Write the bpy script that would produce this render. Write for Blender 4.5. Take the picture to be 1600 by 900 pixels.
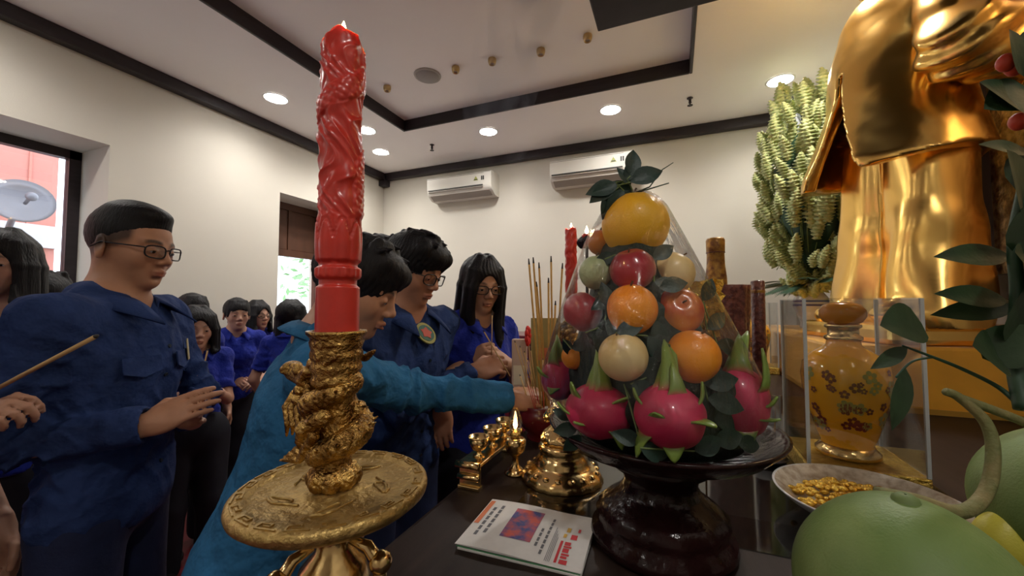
import bpy, bmesh, math, random
import numpy as np
from mathutils import Vector, Matrix, Euler

for o in list(bpy.data.objects): bpy.data.objects.remove(o, do_unlink=True)
SC = bpy.context.scene
COL = SC.collection
R = math.radians
PI = math.pi
rng = random.Random(7)

# ------------------------------------------------------------------ camera
CAM_POS = Vector((0.0, 0.0, 1.48))
FPX = 617.0
YAW, PITCH = R(22.3), R(2.5)
cam_d = bpy.data.cameras.new('camera'); cam = bpy.data.objects.new('camera', cam_d); COL.objects.link(cam)
cam_d.sensor_width = 36.0; cam_d.lens = 36.0 * FPX / 1600.0
cam_d.clip_start = 0.02; cam_d.clip_end = 200
cam.location = CAM_POS
cam.rotation_euler = (PI / 2 + PITCH, 0, YAW)
SC.camera = cam
_Mc = Euler((PI / 2 + PITCH, 0, YAW)).to_matrix()
def at(px, py, d):
    """world point seen at pixel (px,py) of the 1600x900 frame at depth d along the lens axis"""
    return CAM_POS + _Mc @ Vector(((px - 800) / FPX * d, (450 - py) / FPX * d, -d))
def on_z(px, py, z):
    """world point where the ray of a pixel meets the level z"""
    v = _Mc @ Vector(((px - 800) / FPX, (450 - py) / FPX, -1.0))
    return CAM_POS + v * ((z - CAM_POS.z) / v.z)

# ------------------------------------------------------------------ world / exposure
W = bpy.data.worlds.new('overcast_sky'); SC.world = W; W.use_nodes = True
_bg = W.node_tree.nodes['Background']
_bg.inputs[0].default_value = (0.80, 0.90, 1.0, 1); _bg.inputs[1].default_value = 3.2
SC.view_settings.view_transform = 'Standard'
try: SC.view_settings.look = 'None'
except Exception: pass
SC.view_settings.exposure = 0.82
SC.view_settings.gamma = 1.0
SC.view_settings.use_curve_mapping = False

# ------------------------------------------------------------------ materials
MATS = {}
def mat(name, col=(.8, .8, .8), rough=.5, metal=0.0, var=0.0, var_scale=8.0, col2=None, bump=0.0, bump_scale=60.0,
        coat=0.0, emit=None, emit_s=0.0, trans=0.0, ior=1.45, attr=None, stretch=None, spec=None, sheen=0.0, sss=0.0, tex='noise', bdist=.01):
    if name in MATS: return MATS[name]
    m = bpy.data.materials.new(name); m.use_nodes = True
    nt = m.node_tree; N = nt.nodes; L = nt.links
    b = N['Principled BSDF']
    b.inputs['Base Color'].default_value = (*col, 1); b.inputs['Roughness'].default_value = rough
    b.inputs['Metallic'].default_value = metal; b.inputs['Coat Weight'].default_value = coat
    b.inputs['Coat Roughness'].default_value = .08
    b.inputs['Transmission Weight'].default_value = trans; b.inputs['IOR'].default_value = ior
    b.inputs['Sheen Weight'].default_value = sheen
    if spec is not None: b.inputs['Specular IOR Level'].default_value = spec
    if sss: 
        b.inputs['Subsurface Weight'].default_value = sss; b.inputs['Subsurface Radius'].default_value = (.02, .006, .003); b.inputs['Subsurface Scale'].default_value = .5
    if emit: b.inputs['Emission Color'].default_value = (*emit, 1); b.inputs['Emission Strength'].default_value = emit_s
    if var or bump or col2:
        tc = N.new('ShaderNodeTexCoord'); mp = N.new('ShaderNodeMapping')
        if stretch: mp.inputs['Scale'].default_value = stretch
        L.new(tc.outputs['Object'], mp.inputs['Vector'])
    base = None
    if attr:
        a = N.new('ShaderNodeAttribute'); a.attribute_name = attr; base = a.outputs['Color']
    if col2 or var:
        n = N.new('ShaderNodeTexNoise'); n.inputs['Scale'].default_value = var_scale; n.inputs['Detail'].default_value = 6
        L.new(mp.outputs[0], n.inputs['Vector'])
        if col2:
            r = N.new('ShaderNodeValToRGB'); r.color_ramp.elements[0].position = .38; r.color_ramp.elements[1].position = .64
            r.color_ramp.elements[0].color = (*col, 1); r.color_ramp.elements[1].color = (*col2, 1)
            L.new(n.outputs['Fac'], r.inputs['Fac']); base = r.outputs['Color']
        else:
            h = N.new('ShaderNodeHueSaturation')
            mr = N.new('ShaderNodeMapRange'); mr.inputs['To Min'].default_value = 1 - var; mr.inputs['To Max'].default_value = 1 + var
            mr.inputs['From Min'].default_value = .25; mr.inputs['From Max'].default_value = .75
            L.new(n.outputs['Fac'], mr.inputs['Value']); L.new(mr.outputs[0], h.inputs['Value'])
            if base: L.new(base, h.inputs['Color'])
            else: h.inputs['Color'].default_value = (*col, 1)
            base = h.outputs['Color']
    if base: L.new(base, b.inputs['Base Color'])
    if bump:
        if tex == 'voronoi':
            n2 = N.new('ShaderNodeTexVoronoi'); n2.inputs['Scale'].default_value = bump_scale; o_ = n2.outputs['Distance']
        else:
            n2 = N.new('ShaderNodeTexNoise'); n2.inputs['Scale'].default_value = bump_scale; n2.inputs['Detail'].default_value = 4; o_ = n2.outputs['Fac']
        L.new(mp.outputs[0], n2.inputs['Vector'])
        bp = N.new('ShaderNodeBump'); bp.inputs['Strength'].default_value = bump; bp.inputs['Distance'].default_value = bdist
        L.new(o_, bp.inputs['Height']); L.new(bp.outputs[0], b.inputs['Normal'])
    MATS[name] = m
    return m

def glass_mat(name, tint=(1, 1, 1), fac=.10, rough=.02):
    """thin clear sheet: lets light straight through and mirrors by fresnel"""
    if name in MATS: return MATS[name]
    m = bpy.data.materials.new(name); m.use_nodes = True; nt = m.node_tree; N = nt.nodes; L = nt.links
    N.remove(N['Principled BSDF']); out = N['Material Output']
    t = N.new('ShaderNodeBsdfTransparent'); t.inputs[0].default_value = (*tint, 1)
    g = N.new('ShaderNodeBsdfGlossy'); g.inputs['Roughness'].default_value = rough
    fr = N.new('ShaderNodeLayerWeight'); fr.inputs['Blend'].default_value = .35
    ma = N.new('ShaderNodeMath'); ma.operation = 'MULTIPLY_ADD'; ma.inputs[1].default_value = .55; ma.inputs[2].default_value = fac
    L.new(fr.outputs['Fresnel'], ma.inputs[0])
    mx = N.new('ShaderNodeMixShader'); L.new(ma.outputs[0], mx.inputs[0]); L.new(t.outputs[0], mx.inputs[1]); L.new(g.outputs[0], mx.inputs[2])
    L.new(mx.outputs[0], out.inputs['Surface']); MATS[name] = m
    return m

# ------------------------------------------------------------------ object helpers
def tag(o, label=None, cat=None, group=None, kind=None):
    if label: o['label'] = label
    if cat: o['category'] = cat
    if group: o['group'] = group
    if kind: o['kind'] = kind
    return o
def thing(name, label, cat, loc=(0, 0, 0), rz=0.0, group=None):
    o = bpy.data.objects.new(name, None); COL.objects.link(o); o.location = loc; o.rotation_euler = (0, 0, rz)
    o.empty_display_size = .05
    return tag(o, label, cat, group)
def link(name, me, m, parent=None, smooth=False):
    o = bpy.data.objects.new(name, me); COL.objects.link(o)
    if m is not None and not me.materials: me.materials.append(m)
    if smooth:
        me.polygons.foreach_set('use_smooth', [True] * len(me.polygons))
    if parent is not None: o.parent = parent
    return o
def copy_tree(o, parent=None):
    c = o.copy(); COL.objects.link(c); c.parent = parent
    for ch in list(o.children): copy_tree(ch, c)
    return c

class MB:
    def __init__(s): s.v = []; s.f = []; s.mi = []; s.cur = 0
    def add(s, vs, fs):
        b = len(s.v); s.v += [tuple(x) for x in vs]; s.f += [tuple(i + b for i in f) for f in fs]; s.mi += [s.cur] * len(fs)
        return s
    def box(s, x0, x1, y0, y1, z0, z1):
        vs = [(x, y, z) for z in (z0, z1) for y in (y0, y1) for x in (x0, x1)]
        return s.add(vs, [(0, 2, 3, 1), (4, 5, 7, 6), (0, 1, 5, 4), (2, 6, 7, 3), (0, 4, 6, 2), (1, 3, 7, 5)])
    def bbox(s, x0, x1, y0, y1, z0, z1, b=.004):
        """box with chamfered edges"""
        bm = bmesh.new(); bmesh.ops.create_cube(bm, size=1)
        for v in bm.verts: v.co = Vector(((x0 + x1) / 2 + v.co.x * (x1 - x0), (y0 + y1) / 2 + v.co.y * (y1 - y0), (z0 + z1) / 2 + v.co.z * (z1 - z0)))
        bmesh.ops.bevel(bm, geom=list(bm.edges), offset=b, segments=2, profile=.6, affect='EDGES')
        bm.verts.index_update(); s.add([v.co for v in bm.verts], [[v.index for v in f.verts] for f in bm.faces]); bm.free(); return s
    def lathe(s, prof, n=32, c=(0, 0, 0), wob=None, cap=True):
        vs = []; fs = []
        for i, (r, z) in enumerate(prof):
            for j in range(n):
                a = 2 * PI * j / n
                rr = r * (wob(a, z) if wob else 1)
                vs.append((c[0] + rr * math.cos(a), c[1] + rr * math.sin(a), c[2] + z))
        for i in range(len(prof) - 1):
            for j in range(n):
                k = (j + 1) % n; fs.append((i * n + j, i * n + k, (i + 1) * n + k, (i + 1) * n + j))
        if cap:
            fs.append(tuple(reversed(range(n)))); fs.append(tuple((len(prof) - 1) * n + j for j in range(n)))
        return s.add(vs, fs)
    def tube(s, pts, rad, n=8, cap=True, flat=1.0):
        pts = [Vector(p) for p in pts]; m = len(pts)
        rr = rad if hasattr(rad, '__len__') else [rad] * m
        t0 = (pts[1] - pts[0]).normalized(); up = Vector((0, 0, 1)) if abs(t0.z) < .9 else Vector((1, 0, 0))
        vs = []; fs = []
        u = t0.cross(up).normalized()
        for i in range(m):
            t = (pts[min(i + 1, m - 1)] - pts[max(i - 1, 0)]).normalized()
            u = (u - t * u.dot(t)).normalized(); w = t.cross(u)
            for j in range(n):
                a = 2 * PI * j / n; vs.append(pts[i] + (u * math.cos(a) + w * math.sin(a) * flat) * rr[i])
        for i in range(m - 1):
            for j in range(n):
                k = (j + 1) % n; fs.append((i * n + j, i * n + k, (i + 1) * n + k, (i + 1) * n + j))
        if cap: fs.append(tuple(reversed(range(n)))); fs.append(tuple((m - 1) * n + j for j in range(n)))
        return s.add(vs, fs)
    def ball(s, c, r, nu=20, nv=12, fn=None):
        rx, ry, rz = r if hasattr(r, '__len__') else (r, r, r)
        vs = []; fs = []
        for i in range(nv + 1):
            th = PI * i / nv
            for j in range(nu):
                ph = 2 * PI * j / nu
                d = Vector((math.sin(th) * math.cos(ph), math.sin(th) * math.sin(ph), math.cos(th)))
                k = fn(d) if fn else 1
                vs.append((c[0] + rx * d.x * k, c[1] + ry * d.y * k, c[2] + rz * d.z * k))
        for i in range(nv):
            for j in range(nu):
                k = (j + 1) % nu; fs.append((i * nu + j, (i + 1) * nu + j, (i + 1) * nu + k, i * nu + k))
        return s.add(vs, fs)
    def grid(s, fn, nu, nv, thick=None):
        """fn(u,v)->point, u,v in 0..1"""
        vs = [fn(i / nu, j / nv) for j in range(nv + 1) for i in range(nu + 1)]
        fs = [(j * (nu + 1) + i, j * (nu + 1) + i + 1, (j + 1) * (nu + 1) + i + 1, (j + 1) * (nu + 1) + i) for j in range(nv) for i in range(nu)]
        return s.add(vs, fs)
    def mesh(s, name, clean=True):
        me = bpy.data.meshes.new(name); me.from_pydata(s.v, [], s.f)
        if s.mi and max(s.mi) > 0: me.polygons.foreach_set('material_index', s.mi)
        if clean:
            bm = bmesh.new(); bm.from_mesh(me); bmesh.ops.remove_doubles(bm, verts=bm.verts, dist=1e-6)
            bmesh.ops.recalc_face_normals(bm, faces=bm.faces); bm.to_mesh(me); bm.free()
        me.update(); return me
    def build(s, name, m, parent=None, smooth=False, loc=None, rot=None, solid=0.0):
        ms = m if isinstance(m, (list, tuple)) else [m]
        me = s.mesh(name)
        for x in ms: me.materials.append(x)
        o = link(name, me, None, parent, smooth)
        if loc is not None: o.location = loc
        if rot is not None: o.rotation_euler = rot
        if solid:
            md = o.modifiers.new('thickness', 'SOLIDIFY'); md.thickness = solid; md.offset = 0
        return o
def ang_smooth(o, a=40):
    me = o.data
    bm = bmesh.new(); bm.from_mesh(me)
    for f in bm.faces: f.smooth = True
    for e in bm.edges:
        if len(e.link_faces) == 2 and e.calc_face_angle(0) > R(a): e.smooth = False
    bm.to_mesh(me); bm.free(); return o

# ------------------------------------------------------------------ implicit surfaces (for bodies, cloth, cast metal)
def wav(X, Y, Z, f, seed=0.0):
    """cheap smooth pseudo noise in about -1..1"""
    a = np.sin(X * f + 1.7 * np.sin(Y * f * .9 + seed) + seed * 1.3)
    b = np.sin(Y * f * 1.13 + 1.9 * np.sin(Z * f * .8 + seed * 2.1) + .5)
    c = np.sin(Z * f * .97 + 1.6 * np.sin(X * f * 1.1 + seed * .7) + 2.0)
    return (a + b + c) / 3
class Field:
    def __init__(s, lo, hi, h):
        s.lo = np.array(lo, float); s.h = h; s.n = (np.ceil((np.array(hi, float) - s.lo) / h) + 1).astype(int)
        s.v = np.full(s.n, .06, np.float32)
    def win(s, lo, hi):
        i0 = np.clip(np.floor((np.array(lo) - s.lo) / s.h).astype(int), 0, s.n); i1 = np.clip(np.ceil((np.array(hi) - s.lo) / s.h).astype(int) + 1, 0, s.n)
        sl = tuple(slice(a, b) for a, b in zip(i0, i1))
        g = [(s.lo[k] + s.h * np.arange(i0[k], i1[k])).astype(np.float32) for k in range(3)]
        return sl, g[0][:, None, None], g[1][None, :, None], g[2][None, None, :]
    def put(s, sl, d, k, op):
        a = s.v[sl]
        if op == 's': a = -a
        if k > 0:
            hh = np.maximum(k - np.abs(a - d), 0) / k; r = np.minimum(a, d) - hh * hh * k * .25
        else: r = np.minimum(a, d)
        s.v[sl] = -r if op == 's' else r
    def cap(s, a, b, ra, rb=None, k=.01, op='u', fl=None):
        """tapered capsule; fl=(axis vector, factor) squashes its section along that axis"""
        a = np.array(a, float); b = np.array(b, float); rb = ra if rb is None else rb
        m = max(ra, rb) * (1.6 if fl else 1) + k + 3 * s.h
        sl, X, Y, Z = s.win(np.minimum(a, b) - m, np.maximum(a, b) + m)
        if 0 in s.v[sl].shape: return s
        ba = b - a; L2 = max(float(ba @ ba), 1e-12)
        px, py, pz = X - a[0], Y - a[1], Z - a[2]
        t = np.clip((px * ba[0] + py * ba[1] + pz * ba[2]) / L2, 0, 1)
        qx, qy, qz = px - t * ba[0], py - t * ba[1], pz - t * ba[2]
        if fl:
            ax = np.array(fl[0], float); ax /= np.linalg.norm(ax); w = (qx * ax[0] + qy * ax[1] + qz * ax[2]) * (1 / fl[1] - 1)
            qx, qy, qz = qx + w * ax[0], qy + w * ax[1], qz + w * ax[2]
        d = np.sqrt(qx * qx + qy * qy + qz * qz) - (ra + (rb - ra) * t)
        s.put(sl, d, k, op); return s
    def chain(s, pts, rs, k=.01, op='u', fl=None):
        for i in range(len(pts) - 1): s.cap(pts[i], pts[i + 1], rs[i], rs[i + 1], k, op, fl)
        return s
    def ell(s, c, r, rot=None, k=.01, op='u', mod=None):
        c = np.array(c, float); r = np.array(r if hasattr(r, '__len__') else (r, r, r), float)
        m = float(r.max()) + k + 3 * s.h
        sl, X, Y, Z = s.win(c - m, c + m)
        if 0 in s.v[sl].shape: return s
        px, py, pz = X - c[0], Y - c[1], Z - c[2]
        if rot is not None:
            M = np.array(rot)           # columns are the ellipsoid's axes
            qx = px * M[0, 0] + py * M[1, 0] + pz * M[2, 0]; qy = px * M[0, 1] + py * M[1, 1] + pz * M[2, 1]; qz = px * M[0, 2] + py * M[1, 2] + pz * M[2, 2]
        else: qx, qy, qz = px, py, pz
        k0 = np.sqrt((qx / r[0]) ** 2 + (qy / r[1]) ** 2 + (qz / r[2]) ** 2); k1 = np.sqrt((qx / r[0] ** 2) ** 2 + (qy / r[1] ** 2) ** 2 + (qz / r[2] ** 2) ** 2)
        d = k0 * (k0 - 1) / np.maximum(k1, 1e-6)
        if mod is not None: d = d + mod(qx, qy, qz)
        s.put(sl, d.astype(np.float32), k, op); return s
    def fn(s, lo, hi, f, k=.0, op='u'):
        sl, X, Y, Z = s.win(lo, hi)
        if 0 in s.v[sl].shape: return s
        d = f(X, Y, Z) + 0 * (X + Y + Z); s.put(sl, d.astype(np.float32), k, op); return s
    def warp(s, f):
        """add a displacement where the field is near its surface"""
        sl, X, Y, Z = s.win(s.lo, s.lo + s.h * s.n)
        s.v += (f(X, Y, Z) * (np.abs(s.v) < .03)).astype(np.float32); return s
    def mesh(s, name, colour=None):
        v = s.v; n = s.n
        v[0] = v[-1] = .06; v[:, 0] = v[:, -1] = .06; v[:, :, 0] = v[:, :, -1] = .06
        ins = v < 0
        N = [int(x) for x in n]; sid = (N[1] * N[2], N[2], 1)
        tot = N[0] * N[1] * N[2]
        quads = []; cells = []; pos = []
        for ax in range(3):
            a = [slice(None)] * 3; b = [slice(None)] * 3; a[ax] = slice(0, -1); b[ax] = slice(1, None)
            cr = np.nonzero(ins[tuple(a)] != ins[tuple(b)])
            I = np.stack(cr, 1)
            if len(I) == 0: continue
            va = v[tuple(I.T)]; J = I.copy(); J[:, ax] += 1; vb = v[tuple(J.T)]
            P = I.astype(np.float32); P[:, ax] += va / (va - vb)
            o1, o2 = (ax + 1) % 3, (ax + 2) % 3
            q = []
            for d1, d2 in ((0, 0), (1, 0), (1, 1), (0, 1)):
                C = I.copy(); C[:, o1] -= d1; C[:, o2] -= d2
                cid = C[:, 0] * sid[0] + C[:, 1] * sid[1] + C[:, 2]
                q.append(cid); cells.append(cid); pos.append(P)
            q = np.stack(q, 1); fl = ~ins[tuple(I.T)]
            q[fl] = q[fl][:, ::-1]
            quads.append(q)
        quads = np.concatenate(quads); cells = np.concatenate(cells); pos = np.concatenate(pos)
        u, inv = np.unique(cells, return_inverse=True)
        cnt = np.bincount(inv).astype(np.float64)
        V = np.stack([np.bincount(inv, weights=pos[:, k]) / cnt for k in range(3)], 1) * s.h + s.lo
        F = np.searchsorted(u, quads)
        me = bpy.data.meshes.new(name)
        me.vertices.add(len(V)); me.vertices.foreach_set('co', V.astype(np.float32).ravel())
        me.loops.add(F.size); me.loops.foreach_set('vertex_index', F.astype(np.int32).ravel())
        me.polygons.add(len(F)); me.polygons.foreach_set('loop_start', np.arange(0, F.size, 4, dtype=np.int32))
        try: me.polygons.foreach_set('loop_total', np.full(len(F), 4, np.int32))
        except Exception: pass
        me.update(calc_edges=True); me.validate()
        if colour is not None:
            c = colour(V); at_ = me.color_attributes.new('col', 'FLOAT_COLOR', 'POINT')
            at_.data.foreach_set('color', np.concatenate([c, np.ones((len(c), 1))], 1).astype(np.float32).ravel())
        me.polygons.foreach_set('use_smooth', [True] * len(me.polygons))
        return me
    def build(s, name, m, parent=None, colour=None, loc=None):
        me = s.mesh(name, colour); o = link(name, me, m, parent)
        if loc is not None: o.location = loc
        return o
# ================================================================== THE ROOM
XL, XR, YB, YF, ZC, ZT = -3.44, 1.21, 4.03, -2.6, 3.15, 3.25
m_wall = mat('cream_wall_paint', (.61, .58, .51), .75, var=.04, var_scale=1.5, bump=.05, bump_scale=180)
m_ceil = mat('ceiling_paint', (.94, .92, .92), .85, var=.03, var_scale=1.2)
m_trim = mat('dark_timber', (.020, .014, .018), .42, var=.4, var_scale=5, stretch=(1, 1, 8))
m_floor = mat('maroon_floor_tile', (.125, .012, .018), .28, var=.35, var_scale=3, coat=.2)
m_reveal = mat('white_reveal_paint', (.70, .70, .72), .8)
def struct(mb, name, m, parent=None): return tag(mb.build(name, m, parent), kind='structure')
struct(MB().box(XL - .5, XR + .2, YF - .2, YB + .2, -.12, 0), 'floor', m_floor)
# soffit ring round a raised tray
TX0, TX1, TY0, TY1 = -2.38, .15, -1.7, 3.06
mb = MB()
mb.box(XL, TX0, YF, YB, ZC, ZC + .3); mb.box(TX1, XR, YF, YB, ZC, ZC + .3)
mb.box(TX0, TX1, TY1, YB, ZC, ZC + .3); mb.box(TX0, TX1, YF, TY0, ZC, ZC + .3)
mb.box(TX0, TX1, TY0, TY1, ZT, ZC + .3)
struct(mb, 'ceiling', m_ceil)
# left wall with a window and a doorway
WT = .43
W1 = (-.75, 1.37, .85, 2.54); D1 = (2.59, 3.30, 0.0, 2.55)
mb = MB(); xa, xb = XL - WT, XL
mb.box(xa, xb, YF, W1[0], 0, ZC + .3); mb.box(xa, xb, W1[0], W1[1], 0, W1[2]); mb.box(xa, xb, W1[0], W1[1], W1[3], ZC + .3)
mb.box(xa, xb, W1[1], D1[0], 0, ZC + .3); mb.box(xa, xb, D1[0], D1[1], D1[3], ZC + .3); mb.box(xa, xb, D1[1], YB + .2, 0, ZC + .3)
struct(mb, 'wall_left', m_wall)
struct(MB().box(XL, XR + .2, YB, YB + .2, 0, ZC + .3), 'wall_back', m_wall)
struct(MB().box(XR, XR + .2, YF, YB, 0, ZC + .3), 'wall_right', m_wall)
struct(MB().box(.90, XR, 3.78, YB, 0, ZC), 'wall_corner', m_wall)
struct(MB().box(XL - .5, XR + .2, YF - .2, YF, 0, ZC + .3), 'wall_front', m_wall)
# dark cornices
def cornice(name, x0, x1, y0, y1, z0=ZC - .085, z1=ZC): return struct(MB().bbox(x0, x1, y0, y1, z0, z1, .006), name, m_trim)
cornice('trim_1', XL, XL + .075, YF, YB)
cornice('trim_2', XL + .075, .90, YB - .075, YB)
cornice('trim_3', .84, .90, 3.72, YB - .075); cornice('trim_4', .90, XR, 3.71, 3.78)
cornice('trim_5', XR - .075, XR, YF, 3.71)
cornice('trim_6', XL + .0, XL + .10, YB - .10, YB, ZC - .16, ZC - .086)
# tray edging
cornice('trim_7', TX0, TX0 + .02, TY0, TY1, ZC - .004, ZT); cornice('trim_8', TX0 + .02, TX1 - .02, TY1 - .02, TY1, ZC - .004, ZT)
cornice('trim_9', TX1 - .02, TX1, TY0, TY1, ZC - .004, ZT); cornice('trim_10', TX0 + .02, TX1 - .02, TY0, TY0 + .02, ZC - .004, ZT)
# window
m_glass = glass_mat('window_glass', (.97, .98, 1.0), .03)
w = tag(MB().box(XL - .42, XL - .36, W1[0], W1[0] + .06, W1[2], W1[3]).box(XL - .42, XL - .36, W1[1] - .06, W1[1], W1[2], W1[3])
        .box(XL - .42, XL - .36, W1[0], W1[1], W1[2], W1[2] + .06).box(XL - .42, XL - .36, W1[0], W1[1], W1[3] - .06, W1[3]).build('window_1', m_trim), kind='structure')
MB().box(XL - .40, XL - .38, .28, .34, W1[2] + .06, W1[3] - .06).build('mullion', m_trim, w)
for a, b in ((W1[0] + .06, .28), (.34, W1[1] - .06)):
    MB().box(XL - .393, XL - .387, a, b, W1[2] + .06, W1[3] - .06).build('pane', m_glass, w)
# doorway with a panelled timber transom, open below
m_door = mat('brown_door_timber', (.075, .030, .016), .45, var=.4, var_scale=6, stretch=(1, 1, .15))
dx = XL - .30
d1 = tag(MB().box(dx - .05, dx, D1[0], D1[0] + .035, 0, D1[3]).box(dx - .05, dx, D1[1] - .035, D1[1], 0, D1[3]).box(dx - .05, dx, D1[0] + .035, D1[1] - .035, D1[3] - .07, D1[3])
         .box(dx - .05, dx, D1[0] + .035, D1[1] - .035, 1.99, 2.06).box(dx - .045, dx - .005, (D1[0] + D1[1]) / 2 - .02, (D1[0] + D1[1]) / 2 + .02, 2.06, D1[3] - .07).build('door_1', m_door), kind='structure')
for a, b in ((D1[0] + .035, (D1[0] + D1[1]) / 2 - .02), ((D1[0] + D1[1]) / 2 + .02, D1[1] - .035)):
    MB().bbox(dx - .035, dx - .015, a, b, 2.06, D1[3] - .07, .008).build('transom_panel', m_door, d1)

# ------------------------------------------------------------------ outside
m_salmon = mat('salmon_render', (.42, .16, .125), .8, var=.06, var_scale=.8)
m_white = mat('white_render', (.45, .42, .42), .8)
b = thing('neighbouring_building', 'salmon painted building with a white band seen through the window', 'building', (-7.6, 0, 0))
def out_y(px, X):   # world y of a pixel column at plane X
    v = _Mc @ Vector(((px - 800) / FPX, 0, -1)); return v.y * X / v.x
ye = out_y(82, -7.6)
MB().box(-1.5, 0, -6.0, ye, -.5, 6.5).build('facade', m_salmon, b)
zb = lambda py, px=30: at(px, py, 1).z
def out_z(px, py, X):
    v = _Mc @ Vector(((px - 800) / FPX, (450 - py) / FPX, -1)); return CAM_POS.z + v.z * X / v.x
MB().box(0, .06, -6.0, ye, out_z(50, 386, -7.6), out_z(50, 351, -7.6)).build('white_band', m_white, b)
MB().box(-.002, .015, out_y(37, -7.6) - .012, out_y(37, -7.6) + .012, out_z(37, 350, -7.6), 6.4).build('facade_joint', mat('salmon_dark', (.45, .16, .12), .8), b)  # thin raised strip drawn for the vertical joint line in the facade
struct(MB().box(-30, XL - WT - .02, -12, 14, -.6, -.5), 'pavement', mat('pavement_grey', (.35, .35, .34), .9, var=.2))
m_dish = mat('dull_grey_metal', (.15, .14, .15), .5, metal=.3)
cx, cy, cz = -7.0, out_y(26, -7.0), out_z(26, 318, -7.0)
dsh = thing('satellite_dish', 'grey satellite dish on a bracket outside the window', 'satellite dish', (cx, cy, cz))
MB().lathe([(.001, 0), (.11, .015), (.20, .05), (.26, .10), (.262, .105), (.20, .062), (.11, .027), (.001, .012)], 28, cap=False).build('dish', m_dish, dsh, True, rot=(R(12), R(75), 0))
MB().tube([(-.02, 0, 0), (-.25, .02, -.1), (-.53, .05, -.3)], .03).build('bracket', m_dish, dsh, True)
MB().tube([(.10, 0, 0), (.3, -.02, .05)], .018).ball((.32, -.02, .05), .05).build('feed_horn', m_dish, dsh, True)
# a leafy tree outside the doorway
tr = thing('garden_tree', 'pale sunlit leafy tree outside the open doorway', 'tree', (-7.2, 6.9, -.5))
MB().tube([(0, 0, 0), (.05, .1, 1.2), (-.1, 0, 2.3), (.1, .1, 3.2)], [.11, .09, .06, .03]).build('trunk', mat('bark', (.16, .12, .09), .9, var=.3), tr, True)
mbl = MB(); rr = random.Random(3)
for i in range(520):
    p = Vector((rr.gauss(0, .6), rr.gauss(0, .7), 2.75 + rr.gauss(0, .55)))
    a = Vector((rr.gauss(0, 1), rr.gauss(0, 1), rr.gauss(0, .6))).normalized() * .11; c = a.cross(Vector((rr.gauss(0, 1), rr.gauss(0, 1), rr.gauss(0, 1)))).normalized() * .045
    mbl.add([p - a, p + c, p + a, p - c], [(0, 1, 2, 3)])
tag(mbl.build('foliage', mat('pale_leaf', (.20, .36, .16), .6, var=.3), tr), kind='stuff')

# ------------------------------------------------------------------ ceiling fittings
m_wht = mat('white_plastic', (.80, .79, .76), .35)
m_glow = mat('lamp_diffuser', (1, 1, 1), .5, emit=(1.0, .96, .90), emit_s=30)
def downlight(x, y, z, label, watt=26):
    t = thing('downlight', label, 'ceiling light', (x, y, z), 0, 'recessed downlights in the ceiling')
    MB().lathe([(.080, -.001), (.092, -.003), (.095, -.006), (.091, -.009), (.082, -.009), (.080, -.001)], 28, cap=False).build('trim_ring', m_wht, t, True)
    MB().lathe([(.001, -.006), (.081, -.006), (.081, -.002), (.001, -.002)], 28, cap=False).build('diffuser', m_glow, t)
    l = bpy.data.lights.new('lamp', 'SPOT'); l.energy = watt; l.color = (1.0, .955, .90); l.spot_size = R(155); l.spot_blend = .9; l.shadow_soft_size = .06
    lo = bpy.data.objects.new('lamp', l); COL.objects.link(lo); lo.parent = t; lo.location = (0, 0, -.02)
    return t
DL = [((431, 153), 'round white downlight over the wall between window and doorway'), ((595, 237), 'round white downlight by the dark corner block of the cornice'),
      ((763, 205), 'round white downlight above the far end of the wall mounted air conditioner'), ((954, 171), 'round white downlight above the gap beside the fruit pyramid top'),
      ((1219, 125), 'round white downlight above the tall flower arrangement'), ((572, 203), 'round white downlight half hidden behind the large red candle')]
DL[2] = ((763, 205), 'round white downlight between two dark sprinkler heads and the corner')
for (px, py), lb in DL:
    p = on_z(px, py, ZC); downlight(p.x, p.y, ZC, lb)
for x, y, lb in ((-2.9, .6, 'over the window niche'), (-2.9, -1.0, 'over the near end of the window wall'), (.68, .9, 'above the green pomelos'), (.68, -.6, 'above the near end of the altar wall'), (-1.1, -2.15, 'by the wall facing the air conditioners'), (.68, 2.2, 'above the gold statue')):  # out-of-view downlights; those over pomelos and statue boosted to brighten the altar
    downlight(x, y, ZC, 'unseen round white downlight ' + lb, 50 if lb in ('above the green pomelos', 'above the gold statue') else 26)
m_brs = mat('brushed_brass', (.55, .40, .20), .35, metal=1)
for px, py in ((675, 228), (1078, 155)):
    p = on_z(px, py - 2, ZC)
    t = thing('sprinkler_head', ['dark sprinkler head near the cornice corner', 'dark sprinkler head between two bright downlights'][px > 900], 'sprinkler', p)
    MB().lathe([(.022, 0), (.024, -.004), (.011, -.006), (.010, -.035), (.014, -.04), (.006, -.045), (.005, -.058)], 14).build('body', m_trim, t, True)
    MB().lathe([(.005, -.058), (.021, -.060), (.021, -.063), (.004, -.063)], 14).build('deflector', m_trim, t)
p = on_z(668, 118, ZT)
t = thing('ceiling_speaker', 'grey round ceiling loudspeaker grille in the tray ceiling', 'speaker', p)
MB().lathe([(.001, -.012), (.085, -.012), (.087, -.008), (.087, 0)], 32, cap=False).build('grille', mat('grey_mesh', (.33, .31, .30), .6, bump=.3, bump_scale=300), t, True)
MB().lathe([(.087, -.010), (.10, -.008), (.104, 0), (.087, 0), (.087, -.010)], 32, cap=False).build('rim', mat('grey_rim', (.42, .40, .38), .5), t, True)
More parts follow.
